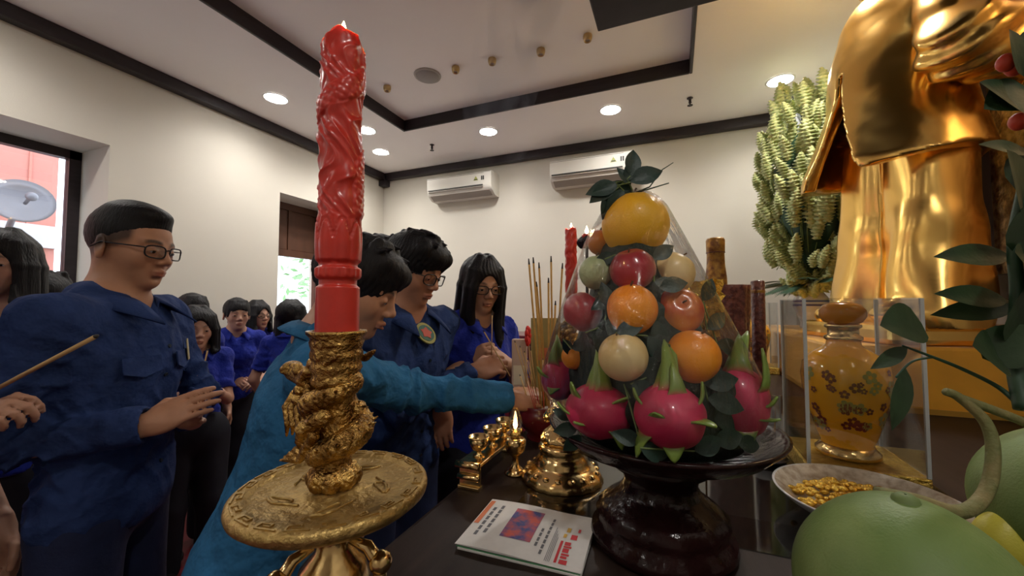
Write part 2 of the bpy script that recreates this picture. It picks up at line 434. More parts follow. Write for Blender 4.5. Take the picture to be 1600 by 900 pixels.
for (px, py), lb in (((605, 135), 'unlit brass spotlight nearest the tray corner by the candle'), ((712, 105), 'unlit brass spotlight beside the round ceiling loudspeaker'), ((769, 92), 'unlit brass spotlight in the middle of the tray row'),
                     ((845, 77), 'unlit brass spotlight seen through the incense smoke'), ((918, 55), 'unlit brass spotlight beside the dark smoke board')):
    p = on_z(px, py, ZT)
    t = thing('brass_spotlight', lb, 'spotlight', p, 0, 'unlit spotlights in the tray ceiling')
    MB().lathe([(.028, 0), (.030, -.006), (.030, -.02), (.024, -.04), (.020, -.042), (.018, -.030), (.001, -.028)], 20, cap=False).build('housing', m_brs, t, True)
    MB().lathe([(.001, -.030), (.019, -.032)], 16, cap=False).build('lens', mat('dull_lens', (.35, .30, .25), .2), t)
# smoke board hung over the altar
t = thing('smoke_board', 'dark grey smoke board hung flat over the altar', 'ceiling board', (-.30, .30, 2.72))
MB().bbox(0, 1.15, 0, 1.46, 0, .035, .006).build('board', mat('charcoal_lacquer', (.030, .031, .036), .45, var=.2), t)
for x, y in ((.1, .1), (1.05, .1), (.1, 1.36), (1.05, 1.36)):
    zt = (ZT if (x - .3) < TX1 else ZC)
    MB().tube([(x, y, .03), (x, y, zt - 2.72)], .004, 6).build('hanging_rod', m_trim, t)

# ------------------------------------------------------------------ air conditioners
m_ac = mat('ac_white', (.72, .70, .64), .35); m_acd = mat('ac_grey', (.32, .29, .26), .5); m_acl = mat('ac_black', (.03, .03, .03), .5)
m_ylw = mat('sticker_green', (.35, .38, .10), .5)
def aircon(x0, label):
    t = thing('air_conditioner', label, 'air conditioner', (x0, YB, 2.70), 0, 'air conditioners on the back wall')
    Wd = .82
    prof = [(0, 0), (-.11, 0), (-.19, .045), (-.215, .10), (-.215, .235), (-.19, .25), (0, .25)]
    mb = MB(); vs = [(x, y, z) for x in (0, Wd) for y, z in prof]; n = len(prof)
    mb.add(vs, [tuple(range(n)), tuple(reversed(range(n, 2 * n)))] + [(i, i + n, (i + 1) % n + n, (i + 1) % n) for i in range(n)])
    ang_smooth(mb.build('casing', m_ac, t))
    MB().add([(.03, -.112, -.002), (Wd - .03, -.112, -.002), (Wd - .03, -.192, .042), (.03, -.192, .042)], [(0, 1, 2, 3)]).build('air_flap', m_acd, t, solid=.006)
    MB().box(.02, Wd - .10, -.222, -.205, .092, .101).build('outlet_slot', m_acl, t)
    MB().box(.02, Wd - .10, -.2215, -.205, .075, .080).build('louvre', m_acd, t)
    MB().box(.0, Wd - .09, -.217, -.21, .225, .229).build('panel_seam', m_acd, t)
    MB().add([(Wd - .215, -.2165, .15), (Wd - .155, -.2165, .15), (Wd - .185, -.2165, .20)], [(0, 1, 2)]).build('energy_sticker', m_ylw, t, solid=.001)
    MB().box(Wd - .205, Wd - .165, -.218, -.2155, .155, .165).build('sticker_text', m_acl, t)
    for a in (.12, .10): MB().box(Wd - a, Wd - a + .015, -.2175, -.2155, .15, .195).build('marking', m_acl, t)
    return t
aircon(-2.63, 'white wall air conditioner nearer the corner of the room')
aircon(-1.15, 'white wall air conditioner behind the pomelo leaves of the fruit pyramid')
# maroon cabinet behind the girl
t = thing('lacquer_cabinet', 'maroon lacquered low cabinet against the back wall', 'cabinet', (-1.86, 3.45, 0))
m_mar = mat('maroon_lacquer', (.10, .008, .020), .3, coat=.3, var=.2)
MB().bbox(0, 1.3, 0, .5, .06, 1.16, .008).build('body', m_mar, t); MB().bbox(-.03, 1.33, -.03, .53, 1.16, 1.20, .008).build('top', m_mar, t)
MB().box(.03, 1.27, .03, .47, 0, .06).build('plinth', m_mar, t)
for i in range(3):
    d = MB().bbox(.04 + i * .41, .42 + i * .41, -.018, 0, .12, 1.1, .006).build('door', m_mar, t); MB().ball((.39 + i * .41, -.03, .65), .012).build('knob', m_brs, d, True)
# ================================================================== PEOPLE
def npv(v): return np.array(v, float)
def rotY(a): c, s = math.cos(a), math.sin(a); return np.array([[c, 0, s], [0, 1, 0], [-s, 0, c]])
def rotZ(a): c, s = math.cos(a), math.sin(a); return np.array([[c, -s, 0], [s, c, 0], [0, 0, 1]])
def rotX(a): c, s = math.cos(a), math.sin(a); return np.array([[1, 0, 0], [0, c, -s], [0, s, c]])
def unit(v): v = npv(v); return v / max(np.linalg.norm(v), 1e-9)

m_skin = mat('skin', (.5, .3, .2), .5, attr='col', var=.05, var_scale=60, sss=.08)
m_hair = mat('black_hair', (.006, .0055, .007), .50, spec=.25, var=.3, var_scale=40, bump=.35, bump_scale=220, stretch=(1, 1, .12))
m_hairb = mat('brown_hair', (.030, .020, .016), .45, var=.3, var_scale=40, bump=.35, bump_scale=220, stretch=(1, 1, .12))
m_teal = mat('teal_uniform_cloth', (.024, .046, .140), .85, spec=.15, var=.22, var_scale=14, bump=.7, bump_scale=11, bdist=.035)
m_teal2 = mat('bright_teal_uniform_cloth', (.026, .125, .265), .85, spec=.15, var=.22, var_scale=14, bump=1.0, bump_scale=10, bdist=.04)
m_royal = mat('royal_blue_cloth', (.012, .024, .245), .85, spec=.15, var=.18, var_scale=14, bump=.8, bump_scale=13, bdist=.03, sheen=.1)
m_navy = mat('navy_trouser_cloth', (.010, .018, .060), .85, var=.2, var_scale=20, bump=.2, bump_scale=60)
m_black = mat('black_cloth', (.006, .006, .012), .85, var=.2, var_scale=20)
m_eye = mat('eye_white', (.42, .38, .36), .25); m_iris = mat('eye_dark', (.010, .006, .005), .15)
m_frame = mat('dark_spectacle_frame', (.012, .011, .013), .25)
m_lens = glass_mat('spectacle_lens', (.96, .97, .97), .04)
m_shoe = mat('white_shoe', (.55, .53, .50), .5); m_shoeb = mat('black_shoe', (.012, .011, .012), .35)

def hand_sdf(F, w, xd, up, side, curl=(.5, .6, .5), thumb=.6, s=1.0, spread=.0, elbow=None):
    """palm, four fingers and a thumb rooted on the side of the palm"""
    x = unit(xd); z = npv(up) - x * float(npv(up) @ x); z = unit(z); y = np.cross(z, x)
    M = np.stack([x, y, z], 1); w = npv(w); P = lambda a, b, c: w + M @ (npv((a, b, c)) * s)
    ts = 1 if side == 'r' else -1
    F.ell(P(.048, 0, 0), npv((.052, .039, .0155)) * s, M, .008)
    F.ell(P(.030, ts * .022, -.008), npv((.034, .019, .015)) * s, M, .010)        # thumb mound
    F.ell(P(.035, -ts * .024, -.006), npv((.036, .014, .014)) * s, M, .010)
    F.cap(P(-.03, 0, 0), P(.02, 0, 0), .026 * s, .028 * s, .012, fl=(z, .78))
    for i, (yy, L, r) in enumerate(((.0305, .070, .0088), (.0105, .079, .0090), (-.0100, .073, .0086), (-.0290, .057, .0076))):
        b0 = npv((.086 - .004 * abs(i - 1), ts * yy, .001)); a = 0; pts = [P(*(b0 - npv((.02, 0, 0)))), P(*b0)]; rs = [r * s, r * s * 1.05]; q = b0.copy()
        sp = spread * (1.5 - i) * ts
        for j, fr in enumerate((.44, .32, .24)):
            a += curl[j] * (1 + .06 * i); st = npv((math.cos(a) * math.cos(sp), math.cos(a) * math.sin(sp), -math.sin(a))) * L * fr; q = q + st
            pts.append(P(*q)); rs.append(r * s * (1, .92, .80)[j])
        F.chain(pts, rs, .0022)
    t0 = npv((.022, ts * .030, -.006)); d1 = npv((.62, ts * .62, -.30 - .3 * thumb)); d2 = npv((.92, ts * (.42 - .7 * thumb), -.3 - .3 * thumb)); d3 = npv((.95, ts * (.1 - .6 * thumb), -.2))
    q = t0; pts = [P(*q)]
    for d, L in ((d1, .034), (d2, .030), (d3, .024)): q = q + unit(d) * L; pts.append(P(*q))
    F.chain(pts, [.0125 * s, .0112 * s, .0100 * s, .0082 * s], .004)
    return P

def head_sdf(F, hp, Rh, s, fem=False):
    E = lambda c, r, k=.01, op='u', rot=None: F.ell(hp(c), npv(r) * s, Rh if rot is None else Rh @ rot, k * s, op)
    C = lambda a, b, ra, rb, k=.008: F.cap(hp(a), hp(b), ra * s, rb * s, k * s)
    jw = .90 if fem else 1.0
    E((-.008, 0, .034), (.100, .0785, .086), .0)
    E((.026, 0, -.022), (.066, .062 * jw, .082), .03)
    E((.030, 0, -.062), (.054, .050 * jw, .044), .022)
    E((.064, 0, -.090), (.020, .024, .018), .022)               # chin
    for y in (-1, 1):
        E((.050, y * .044 * jw, -.024), (.030, .022, .026), .02)  # cheek
        C((.088, y * .016, .020), (.074, y * .046, .021), .0075, .0065, .014)   # brow
        E((.102, y * .031, .002), (.019, .017, .013), .014, 's')  # socket
        E((.0775, y * .031, .001), (.0150, .0165, .0125), .006)  # lids
    C((.090, 0, .012), (.106, 0, -.022), .0068, .0100, .012)
    E((.107, 0, -.026), (.0105, .0105, .0095), .006)
    for y in (-1, 1): E((.0985, y * .0125, -.031), (.0095, .0075, .0075), .006)
    C((.0930, -.016, -.0575), (.0975, 0, -.0560), .0045, .0062, .005); C((.0930, .016, -.0575), (.0975, 0, -.0560), .0045, .0062, .005)
    C((.0915, -.014, -.0665), (.0955, 0, -.0680), .0050, .0070, .005); C((.0915, .014, -.0665), (.0955, 0, -.0680), .0050, .0070, .005)
    E((.106, 0, -.0618), (.012, .021, .0016), .003, 's')
    E((.093, 0, -.0775), (.010, .016, .006), .010, 's')
    for y in (-1, 1):                                            # ears
        E((-.010, y * .079, -.004), (.019, .0075, .031), .004, rot=rotZ(y * .35))
        E((-.004, y * .088, .002), (.009, .006, .016), .005, 's', rot=rotZ(y * .35))
        E((-.006, y * .081, -.030), (.008, .006, .010), .006)

def face_colour(skin, hp_inv, s, fem=False, stub=False, lipcol=None):
    skin = npv(skin); lip = npv(lipcol if lipcol is not None else (skin[0] * .82, skin[1] * .60, skin[2] * .62)); dark = npv((.012, .009, .009))
    def f(V):
        q = hp_inv(V) / s; c = np.tile(skin, (len(V), 1))
        x, y, z = q[:, 0], np.abs(q[:, 1]), q[:, 2]
        near = (x > .0) & (np.abs(z) < .13) & (y < .09)
        g = np.exp(-((y / .021) ** 4 + ((z + .062) / .0105) ** 4)) * (x > .08); c = c * (1 - g[:, None]) + lip * g[:, None]
        bz = .0235 + .004 * np.sin((y - .014) / .036 * PI); g = np.exp(-(((z - bz) / (.0042 if fem else .0055)) ** 4 + ((y - .032) / .020) ** 6)) * (x > .05) * (.75 if fem else .9)
        c = c * (1 - g[:, None]) + dark * g[:, None]
        g = np.exp(-(((y - .036) / .016) ** 2 + ((z + .026) / .016) ** 2)) * near * .25; c = c * (1 - g[:, None]) + c * npv((1.1, .78, .72)) * g[:, None]
        if stub:
            hl = np.clip((z - (-.020 + .55 * x)) / .024, 0, 1) * np.clip((.060 - x) / .012, 0, 1) * (y > .030) + np.clip((-.060 - x) / .02, 0, 1) * np.clip((z + .065) / .03, 0, 1)
            hl = np.clip(hl, 0, 1) * .88; c = c * (1 - hl[:, None]) + dark * hl[:, None]
        return np.clip(c, 0, 1)
    return f

def make_hair(kind, s, seed=0, h=.004, fringe=None):
    """hair in head space (metres before head scale s is applied through the object matrix)"""
    lo = (-.16, -.15, -.13); hi = (.16, .15, .17)
    if kind in ('long', 'bob'): lo = (-.20, -.17, -.50 if kind == 'long' else -.20)
    if kind == 'long': hi = (.18, .17, .17)
    F = Field(lo, hi, h)
    st = lambda X, Y, Z: .0016 * np.sin(np.arctan2(Y, X + .02) * 46 + 3 * np.sin(Z * 60 + seed)) + .002 * wav(X, Y, Z, 70, seed)
    if kind == 'crew':
        F.ell((-.012, 0, .040), (.1010, .0800, .0945), None, 0, mod=lambda x, y, z: .0008 * wav(x, y, z, 300, seed))
        F.ell((.015, 0, .10), (.072, .060, .029), None, .03)
        F.ell((.128, 0, -.030), (.090, .075, .088), None, .006, 's')
        F.fn(lo, hi, lambda X, Y, Z: (Z - .020) - .55 * X, .002, 's')
    elif kind in ('short', 'shortf'):
        F.ell((-.010, 0, .042), (.112, .092, .097), None, 0, mod=st)
        F.cap((.045, -.04, .085), (.085, .03, .070), .036, .030, .02); F.cap((.04, .045, .085), (.080, -.01, .072), .036, .03, .02)
        rr = random.Random(seed)
        for i in range(22):                                    # locks of the fringe and crown
            a = rr.uniform(-1.2, 1.2); z0 = rr.uniform(.07, .11)
            p0 = (.05 * math.cos(a), .06 * math.sin(a), z0 + .02); p1 = (.098 * math.cos(a), .084 * math.sin(a), rr.uniform(.040, .058))
            F.cap(p0, p1, .014, .006, .005)
        for i in range(16):
            a = rr.uniform(-PI, PI); e = rr.uniform(.5, 1.4)
            d = npv((math.cos(a) * math.cos(e), math.sin(a) * math.cos(e), math.sin(e))); c = npv((-.01, 0, .045)) + d * npv((.104, .086, .092)); t = unit(np.cross(d, (0.2, .1, 1)) * .6 + npv((.7, 0, .0)))
            F.cap(c, c + t * .035 + d * .006, .010, .003, .006)
        F.ell((.100, 0, -.052), (.072, .075, .094 if fringe is None else fringe), None, .006, 's')
        for y in (-1, 1):
            F.ell((.015, y * .098, -.050), (.040, .034, .064), None, .008, 's')
        F.fn(lo, hi, lambda X, Y, Z: Z + .065, .01, 's')
    elif kind == 'tied':
        F.ell((-.010, 0, .040), (.108, .086, .092), None, 0, mod=st)
        F.ell((-.112, 0, .01), (.040, .040, .045), None, .02)
        F.chain([(-.12, 0, 0), (-.125, 0, -.06), (-.115, 0, -.125)], [.032, .028, .015], .02)
        rr = random.Random(seed)
        for i in range(14):
            a = rr.uniform(-1.0, 1.0); F.cap((.06 * math.cos(a), .06 * math.sin(a), .10), (.095 * math.cos(a), .082 * math.sin(a), rr.uniform(.032, .05) - .05 * abs(a) * (abs(a) > .7)), .012, .005, .006)
        F.ell((.102, 0, -.055), (.074, .072, .096), None, .005, 's')
        for y in (-1, 1): F.ell((.02, y * .098, -.05), (.05, .034, .066), None, .008, 's')
        F.fn(lo, hi, lambda X, Y, Z: np.maximum(Z + .06, -(X + .06)), .01, 's')
    elif kind in ('long', 'bob'):
        bt = -.45 if kind == 'long' else -.14
        F.ell((-.010, 0, .040), (.112, .093, .096), None, 0, mod=st)
        rr = random.Random(seed)
        for i in range(44):
            sd = 1 if i % 2 else -1; a = rr.uniform(.55, 2.9) if kind == 'long' else rr.uniform(.75, 3.0)
            r0 = rr.uniform(.9, 1.04); x0, y0 = .092 * math.cos(a) * r0, sd * .090 * max(math.sin(a), .25) * r0
            low = bt + rr.uniform(0, .10); fx = .05 * max(math.cos(a), 0)
            F.chain([(x0 * .35, y0 * .35, .125), (x0 * .85, y0 * .82, .075), (x0 + .004, y0 * 1.04, .0), (x0 * .9 + fx * .3, y0 * 1.10, -.12), (x0 * .8 + fx + (.02 if kind == 'long' else 0), y0 * 1.05, min(low * .62, -.125)), (x0 * .7 + fx * 1.2 + (.03 if kind == 'long' else 0), y0 * .92, low)],
                    [.012, .015, .016, .015, .013, .006], .007)
        F.ell((.108, 0, -.060), (.080, .054, .122), None, .006, 's')
        F.ell((.12, 0, -.24), (.075, .030, .16), None, .006, 's')
        F.ell((.0, 0, -.17), (.072, .058, .13), None, .004, 's')
    return F.mesh('hair')

def add_eyes(root, Hm, s, down=.5, iris=True):
    for y in (-1, 1):
        mb = MB()
        # almond patch following the lid ball
        def P(u, v):
            a = (u - .5) * 1.55; hgt = .0048 * math.sin(PI * min(max(u, .0), 1.0)) ** .7 * (1 - .35 * down)
            zz = -.0015 - .003 * down + hgt * (v - .5) * 2
            rx = math.sqrt(max(1 - (math.sin(a) * .86) ** 2 - (zz / .0125) ** 2 * .9, .05))
            return (.0775 + .0158 * rx, y * .031 + .0165 * .90 * math.sin(a), .001 + zz)
        nu, nv = 14, 5
        mb.grid(P, nu, nv)
        for k in range(len(mb.f)):
            i = k % nu; j = k // nu
            mb.mi[k] = 1 if (abs(i - nu / 2 + .5) < 2.6 or j == nv - 1) else 0
        o = mb.build('eye', [m_eye, m_iris], root, True); o.matrix_local = Hm
def add_glasses(root, Hm, h=.032, round_=3.0):
    g = bpy.data.objects.new('glasses', None)
    rims = MB()
    def rim(y, n=28):
        pts = []
        for i in range(n + 1):
            a = 2 * PI * i / n; c, s_ = math.cos(a), math.sin(a)
            pts.append((.1045 - .012 * abs((y + .027 * c) / .06) ** 2, y + .0265 * math.copysign(abs(c) ** (2 / round_), c), -.001 + h / 2 * math.copysign(abs(s_) ** (2 / round_), s_) * 1.15))
        return pts
    for y in (-.0335, .0335): rims.tube(rim(y), .0020, 6, cap=False)
    rims.tube([(.105, -.008, .006), (.109, 0, .008), (.105, .008, .006)], .0019, 6)
    for y in (-1, 1): rims.tube([(.092, y * .0615, .008), (.085, y * .070, .008), (.04, y * .0795, .007), (-.005, y * .083, .006), (-.03, y * .084, -.010)], .0021, 6)
    o = rims.build('glasses', m_frame, root, True); o.matrix_local = Hm
    for y in (-.0335, .0335):
        mb = MB(); pts = rim(y); mb.add([(.1045, y, 0)] + pts[:-1], [(0, i + 1, (i + 1) % (len(pts) - 1) + 1) for i in range(len(pts) - 1)]); mb.build('lens', m_lens, o)
    return o

def person(label, head_px, rz, lean=0, yaw=0, pitch=0, roll=0, fem=False, hair='short', hair_mat=None, skin=(.46, .235, .14), shirt=None, legs=None,
           sleeves='long', arms=None, glasses=None, fringe=None, h=.004, seed=1, trousers='trousers', shoe=None, stub=False, width=1.0, detail=True, down=.6, badge=None, group=None, feet=True, smin=0):
    """head_px = world point of the head's centre; the feet stand on the floor below"""
    shirt = shirt or m_teal; legs = legs or m_navy; hair_mat = hair_mat or m_hair; shoe = shoe or m_shoeb
    hw = npv(head_px); fi = lean
    Rt = rotY(fi)
    pel0 = npv((0, 0, .95))
    T = lambda p: pel0 + Rt @ (npv(p) - pel0)
    neck0 = T((-.012, 0, 1.468)); head0 = neck0 + rotY(fi * .7 + pitch * .25) @ npv((.028, 0, .132))
    s = hw[2] / head0[2]
    # root position
    Rz = rotZ(rz); off = Rz @ (head0 * s); loc = Vector((hw[0] - off[0], hw[1] - off[1], 0))
    root = thing('person', label, 'person', loc, rz, group)
    W2L = lambda p: Rz.T @ (npv(p) - npv(loc))
    Dl = lambda d: Rz.T @ npv(d)
    hs = 1.0 if not fem else .96
    Hc = head0 * s; Rh = rotZ(yaw) @ rotY(pitch) @ rotX(roll)
    hp = lambda p: Hc + Rh @ (npv(p) * hs)
    hp_inv = lambda V: (V - Hc) @ Rh
    Hm = Matrix.Translation(Vector(Hc)) @ Matrix(Rh.tolist()).to_4x4() @ Matrix.Scale(hs, 4)
    sw = (.152 if fem else .170) * width
    S = {'r': T((-.005, -sw, 1.405)) * s, 'l': T((-.005, sw, 1.405)) * s}
    arms = arms or {}
    l1, l2 = .295 * s, .262 * s
    J = {}
    for k, sg in (('r', -1), ('l', 1)):
        a = arms.get(k)
        if a is None:
            wq = S[k] + npv((.06, sg * .06, -.50 * s)); xd = npv((.12, 0, -1)); up = npv((0, sg, 0)) * 1.0; curl = (.25, .3, .25); th = .4; pole = npv((-1, sg * .4, 0))
        else:
            wq = W2L(a['w']); xd = Dl(a['d']); up = Dl(a['up']); curl = a.get('curl', (.5, .7, .5)); th = a.get('th', .6); pole = Dl(a['pole']) if 'pole' in a else npv((-.3, sg * .5, -1))
        v = wq - S[k]; D = np.linalg.norm(v)
        if D > (l1 + l2) * .995: wq = S[k] + v / D * (l1 + l2) * .995; D = (l1 + l2) * .995; print('ARM CLAMPED', label, k)
        u = unit(v); ca = (l1 * l1 + D * D - l2 * l2) / (2 * l1 * D); ca = max(-1, min(1, ca)); pp = unit(pole - u * float(pole @ u))
        el = S[k] + u * l1 * ca + pp * l1 * math.sqrt(1 - ca * ca)
        J[k] = dict(w=wq, e=el, xd=xd, up=up, curl=curl, th=th, sp=(a or {}).get('spread', 0.0))
    pts = [Hc + npv((0, 0, .14)), Hc - npv((.13, .13, 0)), Hc + npv((.13, .13, 0)), npv((-.2, -.22 * width, .9 * s)), npv((.2, .22 * width, .9 * s))]
    for k in 'rl':
        pts += [S[k], J[k]['e'], J[k]['w'] + unit(J[k]['xd']) * .21]
    lo = np.min(pts, 0) - .10; hi = np.max(pts, 0) + .10
    # ---- body: head, neck, trunk core, arms and hands in one skin
    lo_b = lo.copy(); lo_b[2] = max(lo[2], min(1.0 * s, min(J['r']['w'][2], J['l']['w'][2]) - .25))
    F = Field(lo_b, hi, h)
    head_sdf(F, hp, Rh, hs, fem)
    nr = (.046 if fem else .055) * s
    F.cap(hp((-.022, 0, -.045)), T((-.015, 0, 1.455)) * s, nr, nr * 1.08, .03)
    F.cap(T((-.01, 0, 1.44)) * s, T((0, 0, 1.05)) * s, .07 * s, .08 * s, .04, fl=((0, 1, 0), 1.5))
    for k in 'rl':
        j = J[k]; F.cap(T((-.01, 0, 1.38)) * s, S[k], .05, .045, .03); F.cap(S[k], j['e'], .044 * s, .036 * s, .02); F.cap(j['e'], j['w'], .036 * s, .025 * s, .015)
        hand_sdf(F, j['w'], j['xd'], j['up'], k, j['curl'], j['th'], (.92 if fem else 1.0), j['sp'])
    F.build('body', m_skin, root, face_colour(skin, hp_inv, hs, fem, stub))
    # ---- hair, eyes, glasses
    me = make_hair(hair, hs, seed, h=max(h, .004), fringe=fringe); o = link('hair', me, hair_mat, root); o.matrix_local = Hm
    if detail:
        add_eyes(root, Hm, hs, down)
    if glasses: add_glasses(root, Hm, *glasses)
    # ---- shirt
    hsht = .006 if h < .006 else .010
    lo_s = lo.copy(); lo_s[2] = .80 * s
    F = Field(lo_s - .04, hi + .04, hsht)
    w_ = width; fx = .90 if fem else 1.0
    F.ell(T((.004, 0, 1.29)) * s, npv((.118 * fx, .168 * w_ * fx, .19)) * s, Rt, .0)
    F.ell(T((.006, 0, 1.08)) * s, npv((.112 * fx, .152 * w_ * fx, .22)) * s, Rt, .05)
    F.ell(T((0, 0, .93)) * s, npv((.120, .165 * w_, .14)) * s, Rt, .05)
    if fem: F.ell(T((.07, 0, 1.27)) * s, npv((.065, .12, .075)) * s, Rt, .05)
    F.cap(S['l'], S['r'], .054 * s, .054 * s, .05)
    F.cap(T((-.025, -.06, 1.452)) * s, T((-.025, .06, 1.452)) * s, .045 * s, .045 * s, .05)
    for k in 'rl':
        j = J[k]
        if sleeves == 'long':
            e2 = j['e'] + (j['w'] - j['e']) * .93
            F.cap(S[k], j['e'], .058 * s, .051 * s, .055); F.cap(j['e'], e2, .051 * s, .039 * s, .02)
            c0 = j['e'] + (j['w'] - j['e']) * .74; F.cap(c0, e2, .0425 * s, .0425 * s, .003)
        else:
            e2 = S[k] + (j['e'] - S[k]) * .72
            F.cap(S[k], e2, .055 * s, .057 * s, .03)
    sd = seed * 1.7
    def wr(X, Y, Z):
        a_ = wav(X, Y, Z * .7, 24, sd); b_ = wav(X + Z * .5, Y, Z * .8, 46, sd + 2)
        d = .0085 * a_ + .0165 * (np.abs(b_) ** .7 - .45) * (.5 + .5 * a_)
        for k in 'rl':
            e = J[k]['e']; g = np.exp(-((X - e[0]) ** 2 + (Y - e[1]) ** 2 + (Z - e[2]) ** 2) / .022)
            ax = unit(J[k]['w'] - S[k]); t = X * ax[0] + Y * ax[1] + Z * ax[2]
            d = d + .0200 * g * (np.abs(np.sin(t * 58 + 2.2 * wav(X, Y, Z, 24, sd))) ** .7 - .5)
        return d
    F.warp(wr)
    for k in 'rl':                                           # open cuffs
        j = J[k]
        if sleeves == 'long':
            ax = unit(j['w'] - j['e']); e2 = j['e'] + (j['w'] - j['e']) * .935; F.cap(e2, e2 + ax * .16, .030 * s, .05 * s, .0, 's')
            F.cap(e2 + ax * .048, e2 + ax * .2, .05, .06, .0, 's')
        else:
            ax = unit(j['e'] - S[k]); e2 = S[k] + (j['e'] - S[k]) * .74; F.cap(e2 + ax * .03, e2 + ax * .2, .051 * s, .07 * s, .0, 's'); F.cap(e2 + ax * .082, e2 + ax * .24, .08, .09, 0, 's')
    F.cap(T((-.012, 0, 1.47)) * s, T((.02, 0, 1.62)) * s, nr * 1.12, nr * 1.5, .006, 's')
    F.cap(T((.055, 0, 1.47)) * s, T((.135, 0, 1.375)) * s, .040 * s, .008 * s, .01, 's')
    zc = (.86 if not fem else .92) * s
    F.fn(lo_s - .05, hi + .05, lambda X, Y, Z: Z - zc, 0, 's')
    sh = F.build('shirt', shirt, root)
    # ---- collar: stand and folded leaf
    mb = MB(); nu, nv = 36, 5
    def cpt(u, v):
        a = (u - .5) * 2 * R(158); fr = max(0, math.cos((1 - abs(u - .5) * 2) * PI / 2)); fr = abs(u - .5) * 2
        rx, ry = nr / s * 1.22, nr / s * 1.22
        if v < .4: q = v / .4; rr = 1.02 + .08 * q; z = 1.450 + .036 * q - .035 * fr ** 3
        else: q = (v - .4) / .6; rr = 1.10 + (.52 + .80 * fr ** 4) * q; z = 1.486 - .035 * fr ** 3 - (.030 + .030 * fr ** 3) * q ** 1.3
        x = -.012 - math.cos(a) * rx * rr * 1.0 + .016 * fr ** 2; y = math.sin(a) * ry * rr + (math.copysign(.012 * fr ** 5, math.sin(a)))
        return T((x, y, z)) * s
    mb.grid(cpt, nu, nv); mb.build('collar', shirt, sh, True, solid=.005)
    # ---- trousers / skirt
    F = Field((-.30, -.30, .02), (.36, .30, 1.06 * s), .013)
    F.ell((0, 0, .93 * s), (.112, .160 * w_, .13), None, 0)
    for sg in (-1, 1):
        if trousers == 'skirt': continue
        F.chain([(0, sg * .080 * w_, .88 * s), (.012, sg * .092 * w_, .48 * s), (-.01, sg * .098 * w_, .075)], [.092, .076, .072], .03)
    if trousers == 'skirt': F.chain([(0, 0, .9 * s), (0, 0, .5 * s), (0, 0, .14)], [.13, .17, .18], .03, fl=((1, 0, 0), .8))
    F.warp(lambda X, Y, Z: .006 * wav(X, Y, Z * .6, 18, sd))
    F.build('trousers' if trousers != 'skirt' else 'skirt', legs, root)
    if feet:
        for sg in (-1, 1):
            mb = MB(); mb.ball((.055, sg * .098, .040), (.135, .047, .045), 16, 10, fn=lambda d: 1 if d.z > -.3 else 1)
            mb.v = [(x, y, max(z, .004)) for x, y, z in mb.v]; mb.build('shoe', shoe, root, True)
    root['_s'] = s
    return root, dict(J=J, S=S, s=s, T=T, Hc=Hc, loc=npv(loc), Rz=Rz, shirt=sh)

def patch(root, shirt, org, dr, size, fn):
    """find the shirt surface along a ray in root space; fn(loc, normal) builds on it"""
    dg = shirt.data
    from mathutils.bvhtree import BVHTree
    bm = bmesh.new(); bm.from_mesh(dg); t = BVHTree.FromBMesh(bm); bm.free()
    hit = t.ray_cast(Vector(org), Vector(dr).normalized())
    if hit[0] is not None: fn(hit[0], hit[1])
def plate(mb_fn, name, m, parent, loc, nrm, upv=(0, 0, 1)):
    n = Vector(nrm).normalized(); u = Vector(upv); x = u.cross(n).normalized(); y = n.cross(x)
    M = Matrix((x, y, n)).transposed().to_4x4(); M.translation = Vector(loc)
    mb = MB(); mb_fn(mb); o = mb.build(name, m, parent, False); o.matrix_local = M; return o

w3 = lambda p: (p.x, p.y, p.z)
D = lambda a, b: tuple(b - a)
# ---- the young man by the window, hands joined
a0, a1 = at(228, 664, 1.00), at(325, 622, 1.06)
b0, b1 = at(290, 655, 1.16), at(330, 630, 1.05)
p1, i1 = person('crew cut man in dark teal uniform and glasses with his hands joined', at(205, 388, 1.14), R(34), lean=R(1), yaw=R(-10), pitch=R(8), hair='crew', stub=True, seed=3,
    arms={'r': dict(w=a0, d=D(a0, a1), up=(.25, -.9, .35), curl=(.12, .18, .12), th=.7, pole=(-.6, -.6, -.8)), 'l': dict(w=b0, d=D(b0, b1), up=(.3, .75, .5), curl=(.15, .2, .15), th=.6, pole=(-.3, .6, -.8))},
    glasses=(.030, 3.2), skin=(.47, .235, .135), shirt=m_teal, legs=m_navy, width=1.12, down=.4)
m_badge = mat('cream_badge', (.55, .46, .26), .6); m_btn = mat('dark_button', (.01, .02, .03), .4)
def rrect(w, hh, t=.002): return lambda mb: mb.bbox(-w / 2, w / 2, -hh / 2, hh / 2, -t / 2, t, min(.0012, t * .4))
def flap(w, hh):
    return lambda mb: mb.add([(-w / 2, hh / 2, .0), (w / 2, hh / 2, .0), (w / 2, -hh * .25, .004), (0, -hh / 2, .005), (-w / 2, -hh * .25, .004), (-w / 2, hh / 2, .003), (w / 2, hh / 2, .003), (w / 2, -hh * .25, .007), (0, -hh / 2, .008), (-w / 2, -hh * .25, .007)],
                             [(4, 3, 2, 1, 0), (5, 6, 7, 8, 9), (0, 1, 6, 5), (1, 2, 7, 6), (2, 3, 8, 7), (3, 4, 9, 8), (4, 0, 5, 9)])
